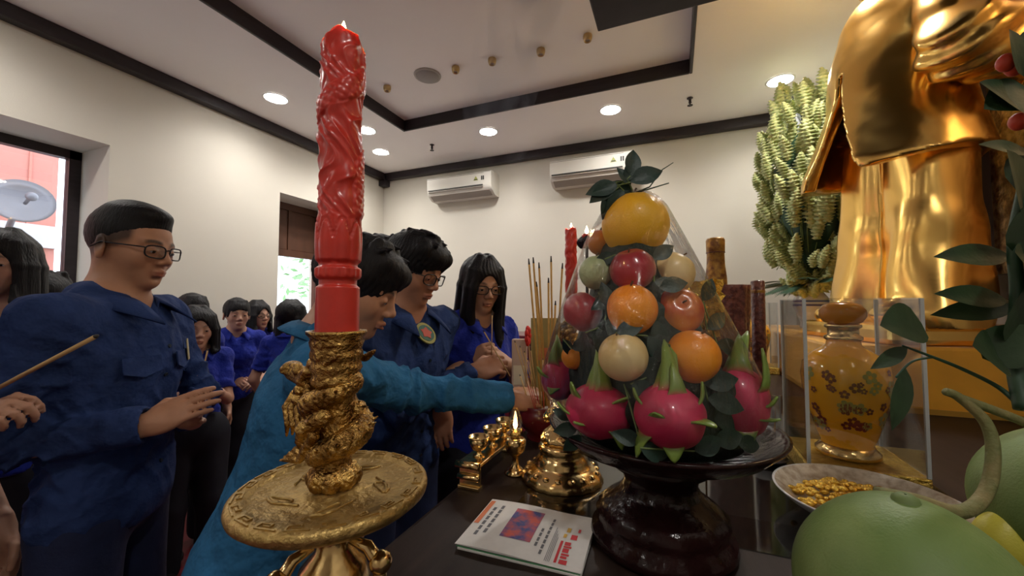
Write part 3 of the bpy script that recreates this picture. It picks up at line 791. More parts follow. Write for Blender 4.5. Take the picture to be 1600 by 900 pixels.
def uniform_bits(root, inf, pockets=(-1, 1)):
    s = inf['s']; sh = inf['shirt']; T = inf['T']
    for sg in pockets:
        q = T((.4, sg * .085, 1.285)) * s; patch(root, sh, q, (-1, 0, 0), 0, lambda l, n: plate(flap(.105, .055), 'pocket_flap', sh.data.materials[0], root, l + n * .001, n))
    for z in (1.33, 1.25, 1.17, 1.09, 1.01):
        q = T((.4, .012, z)) * s; patch(root, sh, q, (-1, 0, 0), 0, lambda l, n: plate(lambda mb: mb.lathe([(.001, .003), (.005, .003), (.006, .001), (.006, 0)], 10, cap=False), 'button', m_btn, root, l, n))
uniform_bits(p1, i1)
patch(p1, i1['shirt'], i1['T']((.5, .125, 1.31)) * i1['s'], (-1, 0, 0), 0, lambda l, n: plate(rrect(.032, .066), 'name_badge', m_badge, p1, l + n * .008, n))
# ---- the man bending to the incense bowl, behind the big candle
a0, a1 = at(797, 622, 1.11), at(834, 622, 1.13)
p2, i2 = person('man in brighter teal uniform leaning in, arm stretched to the incense bowl', at(556, 452, 1.0), R(50), lean=R(17), yaw=R(-24), pitch=R(22), hair='short', seed=5, fringe=.088,
    arms={'r': dict(w=a0, d=D(a0, a1), up=(.2, -.55, .8), curl=(.75, .85, .6), th=.75, pole=(-.4, -.6, .16))}, skin=(.43, .215, .125), shirt=m_teal2, legs=m_navy, width=1.12, down=.9)
uniform_bits(p2, i2)
# ---- the man in glasses beside him
a0, a1 = at(742, 580, 1.34), at(788, 566, 1.36)
b0, b1 = at(690, 640, 1.42), at(692, 690, 1.42)
p3, i3 = person('young man in teal uniform and dark glasses with a round sleeve badge, holding incense', at(646, 422, 1.37), R(-10), lean=R(6), yaw=R(10), pitch=R(22), hair='short', seed=9, fringe=.086,
    arms={'r': dict(w=a0, d=D(a0, a1), up=(.2, -.75, .55), curl=(.7, .8, .6), th=.75, pole=(-.6, -.7, -.8)), 'l': dict(w=b0, d=D(b0, b1), up=(.3, -.9, .1), curl=(.2, .3, .2), th=.4, pole=(-.5, .6, -.3))},
    glasses=(.032, 3.0), skin=(.46, .225, .135), shirt=m_teal, legs=m_navy, width=1.18, down=.8)
uniform_bits(p3, i3)
m_bg1 = mat('badge_olive', (.28, .26, .05), .6); m_bg2 = mat('badge_green', (.02, .10, .07), .6); m_bg3 = mat('badge_red', (.45, .06, .03), .6)
def sleeve_badge(l, n):
    def disc(r, z0, z1, n_=24): return lambda mb: mb.lathe([(.0005, z1), (r, z1), (r, z0)], n_, cap=False, wob=lambda a, z: 1 + .10 * (abs(math.sin(a)) ** 3))
    b = plate(disc(.038, -.002, .003), 'sleeve_badge', m_bg1, p3, l + n * .012, n)
    o = MB().lathe([(.0005, .0042), (.031, .0042), (.031, .002)], 24, cap=False).build('badge_field', m_bg2, b)
    MB().lathe([(.0005, .0055), (.020, .0055), (.020, .003)], 10, cap=False, wob=lambda a, z: 1 + .22 * math.cos(5 * a)).build('badge_star', m_bg3, b)
tgt = i3['Rz'].T @ (npv(at(662, 524, 1.2)) - i3['loc']); src = i3['Rz'].T @ (npv(CAM_POS) - i3['loc'])
patch(p3, i3['shirt'], src, tgt - src, 0, sleeve_badge)
# ---- the girl with long hair
a0, a1 = at(733, 563, 1.56), at(772, 542, 1.52)
b0, b1 = at(795, 570, 1.56), at(762, 548, 1.50)
p4, i4 = person('young woman in royal blue shirt and glasses with long black hair, holding incense', at(752, 446, 1.66), R(-28), lean=R(2), yaw=R(-14), pitch=R(14), fem=True, hair='long', seed=11, skin=(.46, .25, .16), shirt=m_royal, legs=m_black, sleeves='short',
    arms={'r': dict(w=a0, d=D(a0, a1), up=(.1, -.9, .4), curl=(.6, .8, .6), th=.7, pole=(-.5, -.5, -1)), 'l': dict(w=b0, d=D(b0, b1), up=(.5, -.5, .6), curl=(.6, .8, .6), th=.7, pole=(.2, .4, -1))}, glasses=(.030, 3.0), down=.5)
# ---- people further back
def far(label, hp_, rz, **k):
    kw = dict(fem=True, shirt=m_royal, legs=m_black, sleeves='short', h=.006, hair='tied', skin=(.46, .25, .165)); kw.update(k); return person(label, hp_, rz, **kw)
toward = lambda p, extra=0: math.atan2(-p.y, -p.x) + R(extra)
q = at(370, 492, 2.85); a0, a1 = at(368, 593, 2.8), at(392, 604, 2.7); b0, b1 = at(410, 598, 2.8), at(388, 602, 2.68)
far('girl in royal blue shirt with tied hair and hands clasped at her waist', q, toward(q, 8), yaw=R(4), pitch=R(2), seed=21, trousers='skirt', shoe=m_shoe,
    arms={'r': dict(w=a0, d=D(a0, a1), up=(.5, -.5, .5), curl=(.4, .5, .4), pole=(-.3, -.6, -1)), 'l': dict(w=b0, d=D(b0, b1), up=(.5, -.4, .6), curl=(.4, .5, .4), pole=(-.3, .5, -1))})
q = at(402, 494, 3.2); far('girl in glasses and blue shirt standing behind the clasped-hands girl', q, toward(q, 35), pitch=R(-2), hair='bob', seed=22, glasses=(.030, 2.4))
q = at(307, 514, 2.2); a0, a1 = at(300, 612, 2.05), at(322, 606, 2.0); b0, b1 = at(338, 612, 2.05), at(318, 610, 1.98)
far('short girl in blue shirt holding one incense stick upright', q, toward(q, 10), pitch=R(5), hair='bob', seed=23,
    arms={'r': dict(w=a0, d=D(a0, a1), up=(.5, -.5, .5), curl=(.6, .7, .5), pole=(-.3, -.6, -1)), 'l': dict(w=b0, d=D(b0, b1), up=(.5, -.4, .6), curl=(.6, .7, .5), pole=(-.3, .5, -1))})
q = at(301, 489, 2.46); far('girl with her hair parted, half hidden behind the short girl with incense', q, toward(q, 25), hair='tied', seed=24)
q = at(455, 497, 2.75); far('dark haired person turned away in front of the bright doorway', q, toward(q, 150), hair='bob', seed=25, detail=False)
q = at(2, 416, 1.34)
far('person with a dark bob beside the window, in front of the satellite dish', q, toward(q, -20), hair='bob', seed=26, shirt=m_royal, legs=m_black, fem=True, sleeves='short', trousers='trousers'
    )
q = at(-190, 380, .82); a0, a1 = at(-40, 652, .82), at(10, 632, .81)
far('person in royal blue holding out a long bundle of incense', q, R(28), hair='bob', seed=31, arms={'r': dict(w=a0, d=D(a0, a1), up=(.3, -.4, .85), curl=(.8, .9, .6), th=.8, pole=(-.3, -.6, -1))})
q = at(66, 472, 1.75); far('person with dark hair seen over the shoulder of the crew cut man', q, toward(q, 160), hair='short', seed=27, fem=False, detail=False)
q = at(2, 498, 1.98); far('brown haired person in blue shirt beneath the window', q, toward(q, 60), hair='bob', hair_mat=m_hairb, seed=28)
q = at(598, 410, 1.95); far('dark haired person hidden between the two uniformed men at the altar', q, toward(q, 120), hair='short', seed=29, fem=False, detail=False)
# ================================================================== ALTAR
ZTB = 1.10; ZG = .004
m_table = mat('dark_altar_wood', (.022, .013, .010), .45, spec=.18, var=.45, var_scale=5, stretch=(6, .5, 1), bump=.05, bump_scale=90)
m_rose = mat('carved_rosewood', (.016, .005, .005), .16, spec=.3, var=.5, var_scale=14, bump=.25, bump_scale=50)
m_gold = mat('polished_gold_leaf', (.95, .60, .17), .24, metal=1, var=.08, var_scale=6, bump=.04, bump_scale=25)
m_brass = mat('polished_brass', (.74, .53, .24), .20, metal=1, var=.15, var_scale=30, bump=.06, bump_scale=120)
m_bronze = mat('antique_brass', (.20, .105, .028), .26, metal=1, col2=(.56, .36, .11), var_scale=60, bump=.5, bump_scale=190)
m_tray = mat('worn_brass_tray', (.36, .235, .075), .42, metal=.85, col2=(.52, .36, .13), var_scale=40, bump=.35, bump_scale=140, tex='noise')
m_yellow = mat('yellow_gold_cloth', (.84, .40, .030), .42, var=.12, var_scale=8, sheen=.3)
m_wax = mat('red_candle_wax', (.60, .040, .026), .30, var=.15, var_scale=40, coat=.25, sss=.15)
m_flame = mat('candle_flame', (1, .8, .4), .5, emit=(1.0, .66, .28), emit_s=22)
m_wick = mat('wick', (.02, .015, .01), .9)
m_glassbox = glass_mat('display_glass', (.985, .99, .985), .045)

# altar table
t = thing('altar_table', 'long dark wooden altar table carrying the offerings', 'table', (-.43, .12, 0))
MB().bbox(0, 1.62, 0, 3.40, 1.045, ZTB, .01).build('table_top', m_table, t)
MB().bbox(.05, 1.56, .05, 3.35, .88, 1.045, .01).build('apron', m_table, t)
for x, y in ((.06, .06), (1.42, .06), (.06, 3.2), (1.42, 3.2)): MB().bbox(x, x + .13, y, y + .13, 0, .88, .015).build('leg', m_table, t)
# stepped plinth under yellow cloth
PX0, PX1, PY0, PY1, PZ = .54, 1.18, 1.84, 3.45, 1.335
t = thing('statue_plinth', 'low plinth wrapped in yellow gold cloth beneath the statue', 'plinth', (PX0, PY0, ZTB))
MB().bbox(0, PX1 - PX0, 0, PY1 - PY0, .001, PZ - ZTB, .012).build('cloth_cover', m_yellow, t)
MB().box(-.004, PX1 - PX0 + .002, -.004, PY1 - PY0 + .002, .0, .018).build('hem_band', mat('dull_gold_band', (.45, .24, .03), .5), t)

# ------------------------------------------------------------------ statue of a standing figure in a jacket
def statue():
    B = Vector((.905, 2.15, PZ)); t = thing('gold_statue', 'large polished gold statue of a standing figure in a jacket and wide trousers', 'statue', B, R(180) + R(14))
    t.scale = (1.06, 1.06, 1.06)
    MB().bbox(-.20, .25, -.26, .26, 0, .07, .02).build('base', m_gold, t)
    # trousers
    F = Field((-.34, -.36, .05), (.36, .36, .86), .008)
    for sg in (-1, 1):
        F.chain([(.0, sg * .105, .80), (.015, sg * .125, .42), (.03, sg * .150, .10)], [.135, .128, .150], .035, fl=((1, 0, 0), .92))
        F.ell((.11, sg * .15, .10), (.13, .085, .05), None, .03)
    def fold(X, Y, Z):
        a = np.arctan2(Y - np.sign(Y) * .125, X); k = np.clip((.80 - Z) / .7, 0, 1)
        return k * (.013 * np.sin(a * 3 + 5 * Z + 1.4 * np.sin(Z * 7) + np.sign(Y)) + .006 * np.sin(a * 6 - 9 * Z)) + .004 * wav(X, Y, Z, 16, 2)
    F.warp(fold); F.build('trousers', m_gold, t)
    # jacket: bell shaped skirt open at the front, trunk and shoulders
    F = Field((-.40, -.50, .56), (.48, .50, 1.42), .008)
    F.chain([(.01, 0, 1.24), (.03, 0, 1.00), (.055, 0, .66)], [.17, .195, .265], .03, fl=((0, 1, 0), 1.18))
    F.cap((0, -.19, 1.235), (0, .19, 1.235), .095, .095, .06); F.ell((.05, 0, 1.08), (.16, .2, .2), None, .05)
    F.warp(lambda X, Y, Z: .011 * np.sin(np.arctan2(Y, X) * 5 + Z * 4) * np.clip((1.15 - Z) / .4, 0, 1) + .010 * wav(X, Y, Z * .6, 13, 4))
    F.chain([(.03, 0, .90), (.06, 0, .50)], [.165, .250], .01, 's', fl=((0, 1, 0), 1.18))
    F.fn((-.5, -.6, .4), (.5, .6, .78), lambda X, Y, Z: Z - (.655 - .10 * X + .05 * np.abs(Y)), .0, 's')
    F.fn((.05, -.2, .55), (.48, .2, 1.06), lambda X, Y, Z: np.abs(Y - .02) - .008 - np.clip(.98 - Z, 0, 1) * .42, .01, 's')
    F.warp(lambda X, Y, Z: .0008 * wav(X, Y, Z, 60, 1))
    F.build('jacket', m_gold, t)
    # arms: left bent across, right hanging
    def arm(pts, rs, nm):
        P = np.array(pts); F = Field(P.min(0) - .16, P.max(0) + .16, .007); F.chain(pts, rs, .03)
        def wr(X, Y, Z): e = pts[1]; g = np.exp(-((X - e[0]) ** 2 + (Y - e[1]) ** 2 + (Z - e[2]) ** 2) / .022); return .014 * g * np.sin(X * 55 + Z * 65 + 2 * np.sin(Y * 18)) + .006 * wav(X, Y, Z, 18, 3)
        F.warp(wr); F.build(nm, m_gold, t)
    arm([(0, .235, 1.22), (.06, .335, .98), (-.07, .36, .93)], [.105, .112, .090], 'left_sleeve')
    arm([(0, -.235, 1.22), (-.10, -.27, .96), (-.05, -.26, .76)], [.095, .085, .072], 'right_sleeve')
    for s_, w, d, up in (('l', (-.07, .36, .93), (-.6, -.8, -.1), (0, .6, .8)), ('r', (-.05, -.26, .76), (.3, 0, -1), (.3, -1, .1))):
        w = npv(w); F = Field(w - .22, w + .24, .006); hand_sdf(F, w + unit(d) * .02, d, up, s_, (.4, .5, .4), .5, 1.15); F.build('hand', m_gold, t)
    F = Field((-.2, -.2, 1.20), (.2, .2, 1.62), .006)
    hc = npv((.02, 0, 1.475)); head_sdf(F, lambda p: hc + npv(p) * 1.05, np.eye(3), 1.05); F.cap((0, 0, 1.25), (.0, 0, 1.42), .075, .062, .03); F.ell(hc + npv((-.02, 0, .05)), (.108, .09, .09), None, .01)
    F.build('head', m_gold, t)
    mb = MB(); mb.tube([(.085 * math.cos(a), .085 * math.sin(a), 1.335 - .02 * math.cos(a)) for a in np.linspace(0, 2 * PI, 25)], .024, 8, cap=False); mb.build('collar', m_gold, t, True)
statue()
# carved panel behind the statue
t = thing('gilded_wall_panel', 'dark framed gilded panel on the wall behind the statue', 'wall panel', (XR, .62, 1.5))
MB().box(-.012, -.001, .10, 1.58, .10, 1.40).build('gilded_field', mat('carved_gilt', (.75, .52, .26), .35, metal=.8, col2=(.30, .16, .07), var_scale=30, bump=.6, bump_scale=45), t)
m_fr = mat('brown_frame_wood', (.07, .045, .035), .4)
for x in ((0, .10), (1.58, 1.68)): MB().bbox(-.05, -.001, x[0], x[1], 0, 1.5, .006).build('frame_side', m_fr, t)
for z in ((0, .10), (1.40, 1.5)): MB().bbox(-.05, -.001, .10, 1.58, z[0], z[1], .006).build('frame_rail', m_fr, t)

# ------------------------------------------------------------------ tall vase of pale green flower spikes
m_spike = mat('pale_green_blossom', (.66, .66, .30), .7, var=.25, var_scale=60, col2=(.36, .46, .16), sheen=.2)
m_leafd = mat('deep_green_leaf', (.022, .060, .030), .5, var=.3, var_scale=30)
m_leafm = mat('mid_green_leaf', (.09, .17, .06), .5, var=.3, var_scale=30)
m_stem = mat('green_stem', (.13, .19, .06), .6)
def leaf_mb(L=.06, Wd=.022, fold=.25, curl=.25, n=8, tip=1.0, heart=False):
    mb = MB()
    def P(u, v):
        x = u * L; w = Wd * (math.sin(PI * min(u * 1.02, 1)) ** (.8 if not heart else .55)) * (1 - .25 * u if not heart else (1.25 - .7 * u))
        y = (v - .5) * 2 * w; return (x, y, fold * abs(y) - curl * L * u * u)
    mb.grid(P, n, 4); return mb
vb = Vector((.80, 3.02, PZ))
t = thing('flower_vase', 'blue and white porcelain vase beneath the green flower spikes', 'vase', vb)
m_porc = mat('white_porcelain', (.72, .72, .72), .15, coat=.5); m_blue = mat('cobalt_glaze', (.03, .06, .28), .2, coat=.4)
MB().lathe([(.06, 0), (.065, .01), (.055, .03), (.075, .08), (.095, .14), (.09, .19), (.06, .23), (.052, .25), (.075, .275), (.078, .28), (.070, .278), (.045, .25), (.04, .2)], 32, cap=False).build('body', m_porc, t, True)
for z, r in ((.14, .0965), (.165, .0955), (.235, .0610)): MB().lathe([(r, z), (r + .001, z + .006), (r, z + .012)], 32, cap=False).build('blue_band', m_blue, t, True)
bq = thing('flower_bouquet', 'tall bushy bouquet of pale green feathery flower spikes with fern leaves', 'flowers', vb + Vector((0, 0, .27)))
sm = MB(); rr = random.Random(5)
NS = 26
pr = []
for i in range(NS): u = i / (NS - 1); pr.append(((.0060 + .0190 * math.sin(PI * min(u * .92 + .10, 1)) ** .8) * (1 + .30 * math.sin(i * 2.1)), u * .17))
sm.lathe(pr, 9, wob=lambda a, z: 1 + .38 * math.sin(3 * a + z * 330))
sm.v = [(x + .9 * z * z, y, z - .5 * z * z) for x, y, z in sm.v]
spike_me = sm.mesh('flower_spike'); spike_me.materials.append(m_spike); spike_me.polygons.foreach_set('use_smooth', [True] * len(spike_me.polygons))
mbt = MB()
for i in range(290):
    # tips fill a tall egg; directions fan outwards and upwards
    while True:
        p = Vector((rr.uniform(-1, 1), rr.uniform(-1, 1), rr.uniform(-1, 1)))
        if .55 < p.length < 1: break
    tip = Vector((p.x * .31, p.y * .41, .64 + p.z * .74))
    root = Vector((p.x * .10, p.y * .10, .02 + max(0, p.z) * .30))
    d = ((tip - root).normalized() * .75 + Vector((p.x * .2, p.y * .2, .65))).normalized()
    o = link('flower_spike', spike_me, None, bq); sc = rr.uniform(.85, 1.25); o.scale = (sc, sc, sc * rr.uniform(.8, 1.15))
    o.rotation_mode = 'QUATERNION'; o.rotation_quaternion = d.to_track_quat('Z', 'Y') @ Euler((0, 0, rr.uniform(0, 6.28))).to_quaternion(); o.location = tip - d * .14
    if i % 3 == 0: mbt.tube([root * .3, (root + tip) / 2, tip - d * .16], .003, 5)
tag(mbt.build('stems', m_stem, bq), kind='stuff')
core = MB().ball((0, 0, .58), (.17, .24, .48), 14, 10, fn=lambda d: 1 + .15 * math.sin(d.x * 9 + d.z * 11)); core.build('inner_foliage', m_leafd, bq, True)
fl = MB()      # fern frond: a rib with needle leaflets
fl.tube([(0, 0, 0), (.14, 0, .01), (.28, 0, -.02)], [.003, .002, .001], 5)
for i in range(26):
    u = i / 25; L = .055 * math.sin(PI * (u * .85 + .12)) + .008
    for s_ in (-1, 1): x = u * .28; fl.add([(x, 0, .01 * math.sin(u * 3)), (x + L * .55, s_ * L * .5, 0), (x + L * .8, s_ * L, -.008), (x + L * .35, s_ * L * .62, 0)], [(0, 1, 2, 3)])
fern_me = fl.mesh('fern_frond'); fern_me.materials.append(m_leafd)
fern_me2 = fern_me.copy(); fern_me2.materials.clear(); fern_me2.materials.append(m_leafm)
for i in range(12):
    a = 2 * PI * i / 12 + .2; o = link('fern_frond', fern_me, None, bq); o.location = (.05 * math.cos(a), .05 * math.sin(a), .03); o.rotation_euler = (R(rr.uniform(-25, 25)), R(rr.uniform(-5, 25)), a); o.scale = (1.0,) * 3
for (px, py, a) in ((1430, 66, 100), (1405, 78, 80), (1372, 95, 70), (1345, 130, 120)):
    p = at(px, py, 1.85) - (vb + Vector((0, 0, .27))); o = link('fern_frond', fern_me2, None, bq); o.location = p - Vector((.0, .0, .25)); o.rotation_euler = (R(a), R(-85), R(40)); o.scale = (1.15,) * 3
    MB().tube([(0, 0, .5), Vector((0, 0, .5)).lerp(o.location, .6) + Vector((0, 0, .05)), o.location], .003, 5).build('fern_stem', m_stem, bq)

# ------------------------------------------------------------------ liquor jars in glass cases
m_jar = mat('yellow_glazed_ceramic', (.86, .38, .012), .14, coat=.6, var=.06, var_scale=10)
m_cap = mat('amber_ceramic_cap', (.62, .24, .03), .18, coat=.5)
m_fpur = mat('painted_maroon', (.20, .025, .012), .4); m_fgrn = mat('painted_olive', (.34, .28, .06), .4)
m_pane = m_glassbox; m_edge = mat('frosted_glass_edge', (.62, .66, .66), .25, trans=.3)
def jar_case(x, y, lab_c, lab_j):
    t = thing('glass_case', lab_c, 'display case', (x, y, ZTB))
    w = .098; H = .392
    MB().bbox(-w - .004, w + .004, -w - .004, w + .004, 0, .038, .004).build('gold_base', mat('embossed_gold_base', (.52, .34, .06), .35, metal=.9, bump=.7, bump_scale=170, col2=(.70, .50, .12), var_scale=90), t)
    MB().box(-w, w, -w - .001, -w + .002, .039, H).build('glass_pane', m_pane, t); MB().box(-w, w, w - .002, w + .001, .039, H).build('glass_pane', m_pane, t)
    MB().box(-w - .001, -w + .002, -w + .003, w - .003, .039, H).build('glass_pane', m_pane, t); MB().box(w - .002, w + .001, -w + .003, w - .003, .039, H).build('glass_pane', m_pane, t)
    MB().box(-w, w, -w, w, H, H + .003).build('glass_lid', m_pane, t)
    for sx in (-1, 1):
        for sy in (-1, 1): MB().box(sx * w - .003, sx * w + .003, sy * w - .003, sy * w + .003, .038, H + .002).build('corner_edge', m_edge, t)
    j = thing('ceramic_jar', lab_j, 'jar', (x, y, ZTB + .038))
    prof = [(.050, .022), (.048, .030), (.056, .05), (.070, .10), (.080, .145), (.0835, .18), (.079, .208), (.064, .228), (.042, .243), (.033, .250), (.031, .262)]
    MB().lathe(prof, 48, cap=False).build('body', m_jar, j, True)
    MB().lathe([(.054, 0), (.060, .004), (.060, .012), (.052, .020), (.049, .026)], 40).build('gold_foot', m_brass, j, True)
    MB().lathe([(.031, .260), (.036, .264), (.036, .270), (.029, .274), (.029, .288), (.035, .292), (.034, .298), (.024, .300)], 36, cap=False).build('gold_collar', m_brass, j, True)
    MB().lathe([(.022, .298), (.036, .303), (.044, .316), (.044, .330), (.036, .343), (.020, .349), (.001, .350)], 36, cap=False).build('stopper', m_cap, j, True)
    fp = MB(); fg = MB(); r2 = random.Random(2)
    def rad(z):
        for (r0, z0), (r1, z1) in zip(prof, prof[1:]):
            if z0 <= z <= z1: return r0 + (r1 - r0) * (z - z0) / (z1 - z0)
        return .05
    for i in range(46):
        a = R(r2.uniform(170, 330)); z = r2.choice([.075, .12, .165]) + r2.gauss(0, .011)
        mb = fp if i % 3 else fg; s_ = r2.uniform(.004, .0075) * (1 if i % 3 else 1.5)
        b0_ = r2.random() * 6
        for k in range(5):
            b = 2 * PI * k / 5 + b0_; da = math.cos(b) * s_ / rad(z); dz = math.sin(b) * s_
            vs = [(z + dz + s_ * .62 * math.sin(c), a + da + s_ * .62 * math.cos(c) / rad(z)) for c in np.linspace(0, 2 * PI, 9)[:-1]]
            mb.add([((rad(q[0]) + .0012) * math.cos(q[1]), (rad(q[0]) + .0012) * math.sin(q[1]), q[0]) for q in vs], [tuple(range(8))])
    tag(fp.build('painted_flowers', m_fpur, j), kind='stuff'); tag(fg.build('painted_leaves', m_fgrn, j), kind='stuff')
jar_case(.362, 1.145, 'clear glass case on a gold base around the nearer yellow jar', 'yellow glazed ceramic jar with painted flowers beside the green pomelos')
jar_case(.425, 2.66, 'clear glass case standing by the yellow plinth at the flowers', 'yellow glazed ceramic jar against the yellow plinth under the flowers')

# ------------------------------------------------------------------ dragon candlesticks
def candlestick(x, y, lab, labc, hi, rz=0):
    t = thing('dragon_candlestick', lab, 'candlestick', (x, y, ZTB), rz)
    z0 = .187                                   # tray level above the table
    mb = MB(); mb.lathe([(.062, 0), (.066, .006), (.060, .016), (.045, .022), (.030, .034), (.018, .048), (.016, .06), (.026, .075), (.034, .092), (.036, .105), (.030, .122), (.017, .136), (.014, .150), (.020, .160), (.030, .172), (.030, .182)], 36).build('stem', m_brass, t, True)
    for a in (20, 140, 260):
        c, s_ = math.cos(R(a)), math.sin(R(a))
        MB().tube([(c * r, s_ * r, z) for r, z in ((.026, .075), (.045, .08), (.054, .10), (.050, .128), (.038, .142), (.020, .146))], [.006, .007, .006, .007, .006, .004], 8).ball((c * .052, s_ * .052, .128), .011).build('scroll_handle', m_brass, t, True)
    tr = MB().lathe([(.001, z0 - .002), (.070, z0 - .004), (.086, z0 - .002), (.0915, z0 + .003), (.0925, z0 + .007), (.0915, z0 + .011), (.0890, z0 + .0130), (.0760, z0 + .0130), (.0748, z0 + .0105), (.070, z0 + .0105), (.066, z0 + .0092), (.030, z0 + .009), (.028, z0 + .011), (.001, z0 + .011)], 96, cap=False).build('drip_tray', m_tray, t, True)
    for i in range(20):                         # key pattern on the rim
        a = 2 * PI * i / 20
        k = MB(); k.box(-.010, .010, -.0045, -.0030, -.0005, .0012).box(-.010, -.0085, -.0030, .0042, -.0005, .0012).box(-.0085, .0025, .0027, .0042, -.0005, .0012).box(.0010, .0025, -.0005, .0027, -.0005, .0012).box(-.0050, .0010, -.0005, .0008, -.0005, .0012)
        o = k.build('key_motif', m_tray, tr); o.rotation_euler = (0, R(12), a); o.rotation_euler = (0, 0, a + PI / 2); o.location = (.0825 * math.cos(a), .0825 * math.sin(a), z0 + .0130)
    for i in range(5):                          # raised cloud scrolls on the tray
        a = 2 * PI * i / 5 + .3; pts = []
        for j in range(22): b = j / 21; r = .048 + .010 * math.cos(b * 9) * (1 - b * .3); aa = a + .35 * math.sin(b * 7) + b * .55; pts.append((r * math.cos(aa), r * math.sin(aa), z0 + .0095))
        MB().tube(pts, .0014, 6).build('cloud_relief', m_tray, tr, True)
    if hi:
        h = .0013
    else: h = .003
    F = Field((-.105, -.075, z0 + .006), (.075, .075, z0 + .170), h)
    for i in range(8):                          # lotus knobs
        a = 2 * PI * i / 8; F.ell((.017 * math.cos(a), .017 * math.sin(a), z0 + .020), (.010, .010, .011), None, .003)
    F.cap((0, 0, z0 + .01), (0, 0, z0 + .12), .015, .019, .005)
    F.ell((0, 0, z0 + .036), (.014, .014, .012), None, .004)
    n = 60; pts = []; rs = []                   # coiled dragon body
    for i in range(n):
        u = i / (n - 1); a = -2.4 + u * 2 * PI * 1.45; r = .016 + .008 * math.sin(u * PI) ; pts.append((r * math.cos(a) , r * math.sin(a), z0 + .040 + u * .075)); rs.append(.0085 + .0055 * math.sin(PI * min(u * 1.1, 1)))
    F.chain(pts, rs, .002)
    for i in range(2, n - 4, 2):                # spine plates
        p = npv(pts[i]); d = unit((p[0], p[1], .25 * .02)); F.cap(p + d * rs[i] * .8, p + d * (rs[i] + .0042) + npv((0, 0, .003)), .0022, .0008, .001)
    # head to the people's side: local -x
    HK = 1.45; hd = npv((-.038, .004, z0 + .108)); F.chain([pts[-1], (-.018, .006, z0 + .116), hd], [.012, .014, .013], .004)
    F.ell(hd + HK * npv((-.004, 0, .004)), HK * npv((.015, .012, .010)), None, .003); F.cap(hd + HK * npv((-.01, 0, .003)), hd + HK * npv((-.030, 0, .006)), HK * .0080, HK * .0065, .003); F.ell(hd + HK * npv((-.032, 0, .010)), HK * npv((.006, .008, .005)), None, .002)
    F.cap(hd + HK * npv((-.004, 0, -.009)), hd + HK * npv((-.024, 0, -.013)), HK * .0055, HK * .0040, .002)
    F.cap(hd + HK * npv((-.012, 0, -.004)), hd + HK * npv((-.026, 0, -.005)), HK * .0022, HK * .0012, .001, 's')
    for s_ in (-1, 1):
        F.ell(hd + HK * npv((-.010, s_ * .0085, .010)), HK * npv((.0042, .0042, .0042)), None, .001)
        F.chain([hd + HK * npv((.002, s_ * .006, .010)), hd + HK * npv((.014, s_ * .013, .018)), hd + HK * npv((.034, s_ * .016, .020)), hd + HK * npv((.046, s_ * .014, .026))], [HK * .0042, HK * .0036, HK * .0026, HK * .0012], .001)
        for k in range(6):                      # mane and beard
            q = hd + HK * npv((.004 + .003 * k, s_ * (.009 + .001 * k), .004 - .0045 * k)); F.chain([q, q + HK * npv((.010, s_ * .007, -.010)), q + HK * npv((.014 - .004 * k, s_ * .006, -.028)), q + HK * npv((.008 - .006 * k, s_ * .010, -.040 + .002 * k))], [HK * .0034, HK * .0034, HK * .0026, HK * .0010], .0012)
        for k in range(6):                      # curls of the mane and long locks down the breast
            a_ = .5 + k * .55; q = hd + HK * npv((.006 + .004 * math.cos(a_), s_ * (.011 + .001 * k), .012 * math.sin(a_ + .6))); F.ell(q, HK * npv((.0042, .0042, .0042)), None, .001)
        for k in range(5):
            q = hd + HK * npv((-.012 + .007 * k, s_ * .010, -.006)); F.chain([q, q + npv((-.004, s_ * .006, -.014)), q + npv((.003, s_ * .008, -.030)), q + npv((-.002, s_ * .006, -.044 + .003 * k))], [.0036, .0040, .0032, .0014], .0010)
        F.ell(hd + HK * npv((-.014, s_ * .0085, .0135)), HK * npv((.0065, .0030, .0026)), None, .001); F.ell(hd + HK * npv((-.033, s_ * .0055, .0085)), HK * npv((.0038, .0036, .0036)), None, .001)
        F.chain([(.010, s_ * .020, z0 + .085), (-.004, s_ * .032, z0 + .075), (-.016, s_ * .026, z0 + .060), (-.020, s_ * .020, z0 + .050)], [.008, .0065, .005, .003], .003)
        for c in (-.006, 0, .006): F.cap((-.018, s_ * .024, z0 + .056), (-.026 + abs(c) * .3, s_ * .022 + c, z0 + .046), .0026, .001, .001)
    F.warp(lambda X, Y, Z: .0007 * np.sin(np.arctan2(Y, X) * 26 + Z * 260) * np.sin(Z * 620 - np.arctan2(Y, X) * 9) * (X > -.03))
    F.build('dragon', m_bronze, t)
    zc = z0 + .108
    cp = MB(); pr = [(.010, zc), (.020, zc + .003)]
    for i in range(13): pr.append((.0232 + .0011 * math.sin(i * 1.9) + .00022 * i, zc + .006 + i * .0038))
    pr += [(.0290, zc + .056), (.0292, zc + .059), (.0238, zc + .059), (.0236, zc + .030), (.001, zc + .030)]
    cp.lathe(pr, 48, cap=False, wob=lambda a, z: 1 + .012 * math.sin(9 * a + z * 400)).build('candle_cup', m_bronze, t, True)
    # the candle: its own thing, standing in the cup
    c = thing('carved_candle', labc, 'candle', (x, y, ZTB + zc + .030), rz)
    nh, na = (300, 110) if hi else (120, 48); Hc_ = .338; R0 = .0212
    mb = MB(); rng_ = np.random.RandomState(4)
    zz = np.linspace(0, 1, nh); aa = np.linspace(0, 2 * PI, na, endpoint=False)
    A, Z = np.meshgrid(aa, zz * Hc_)
    def sst(a, b, x): q = np.clip((x - a) / (b - a), 0, 1); return q * q * (3 - 2 * q)
    rel = np.zeros_like(A)
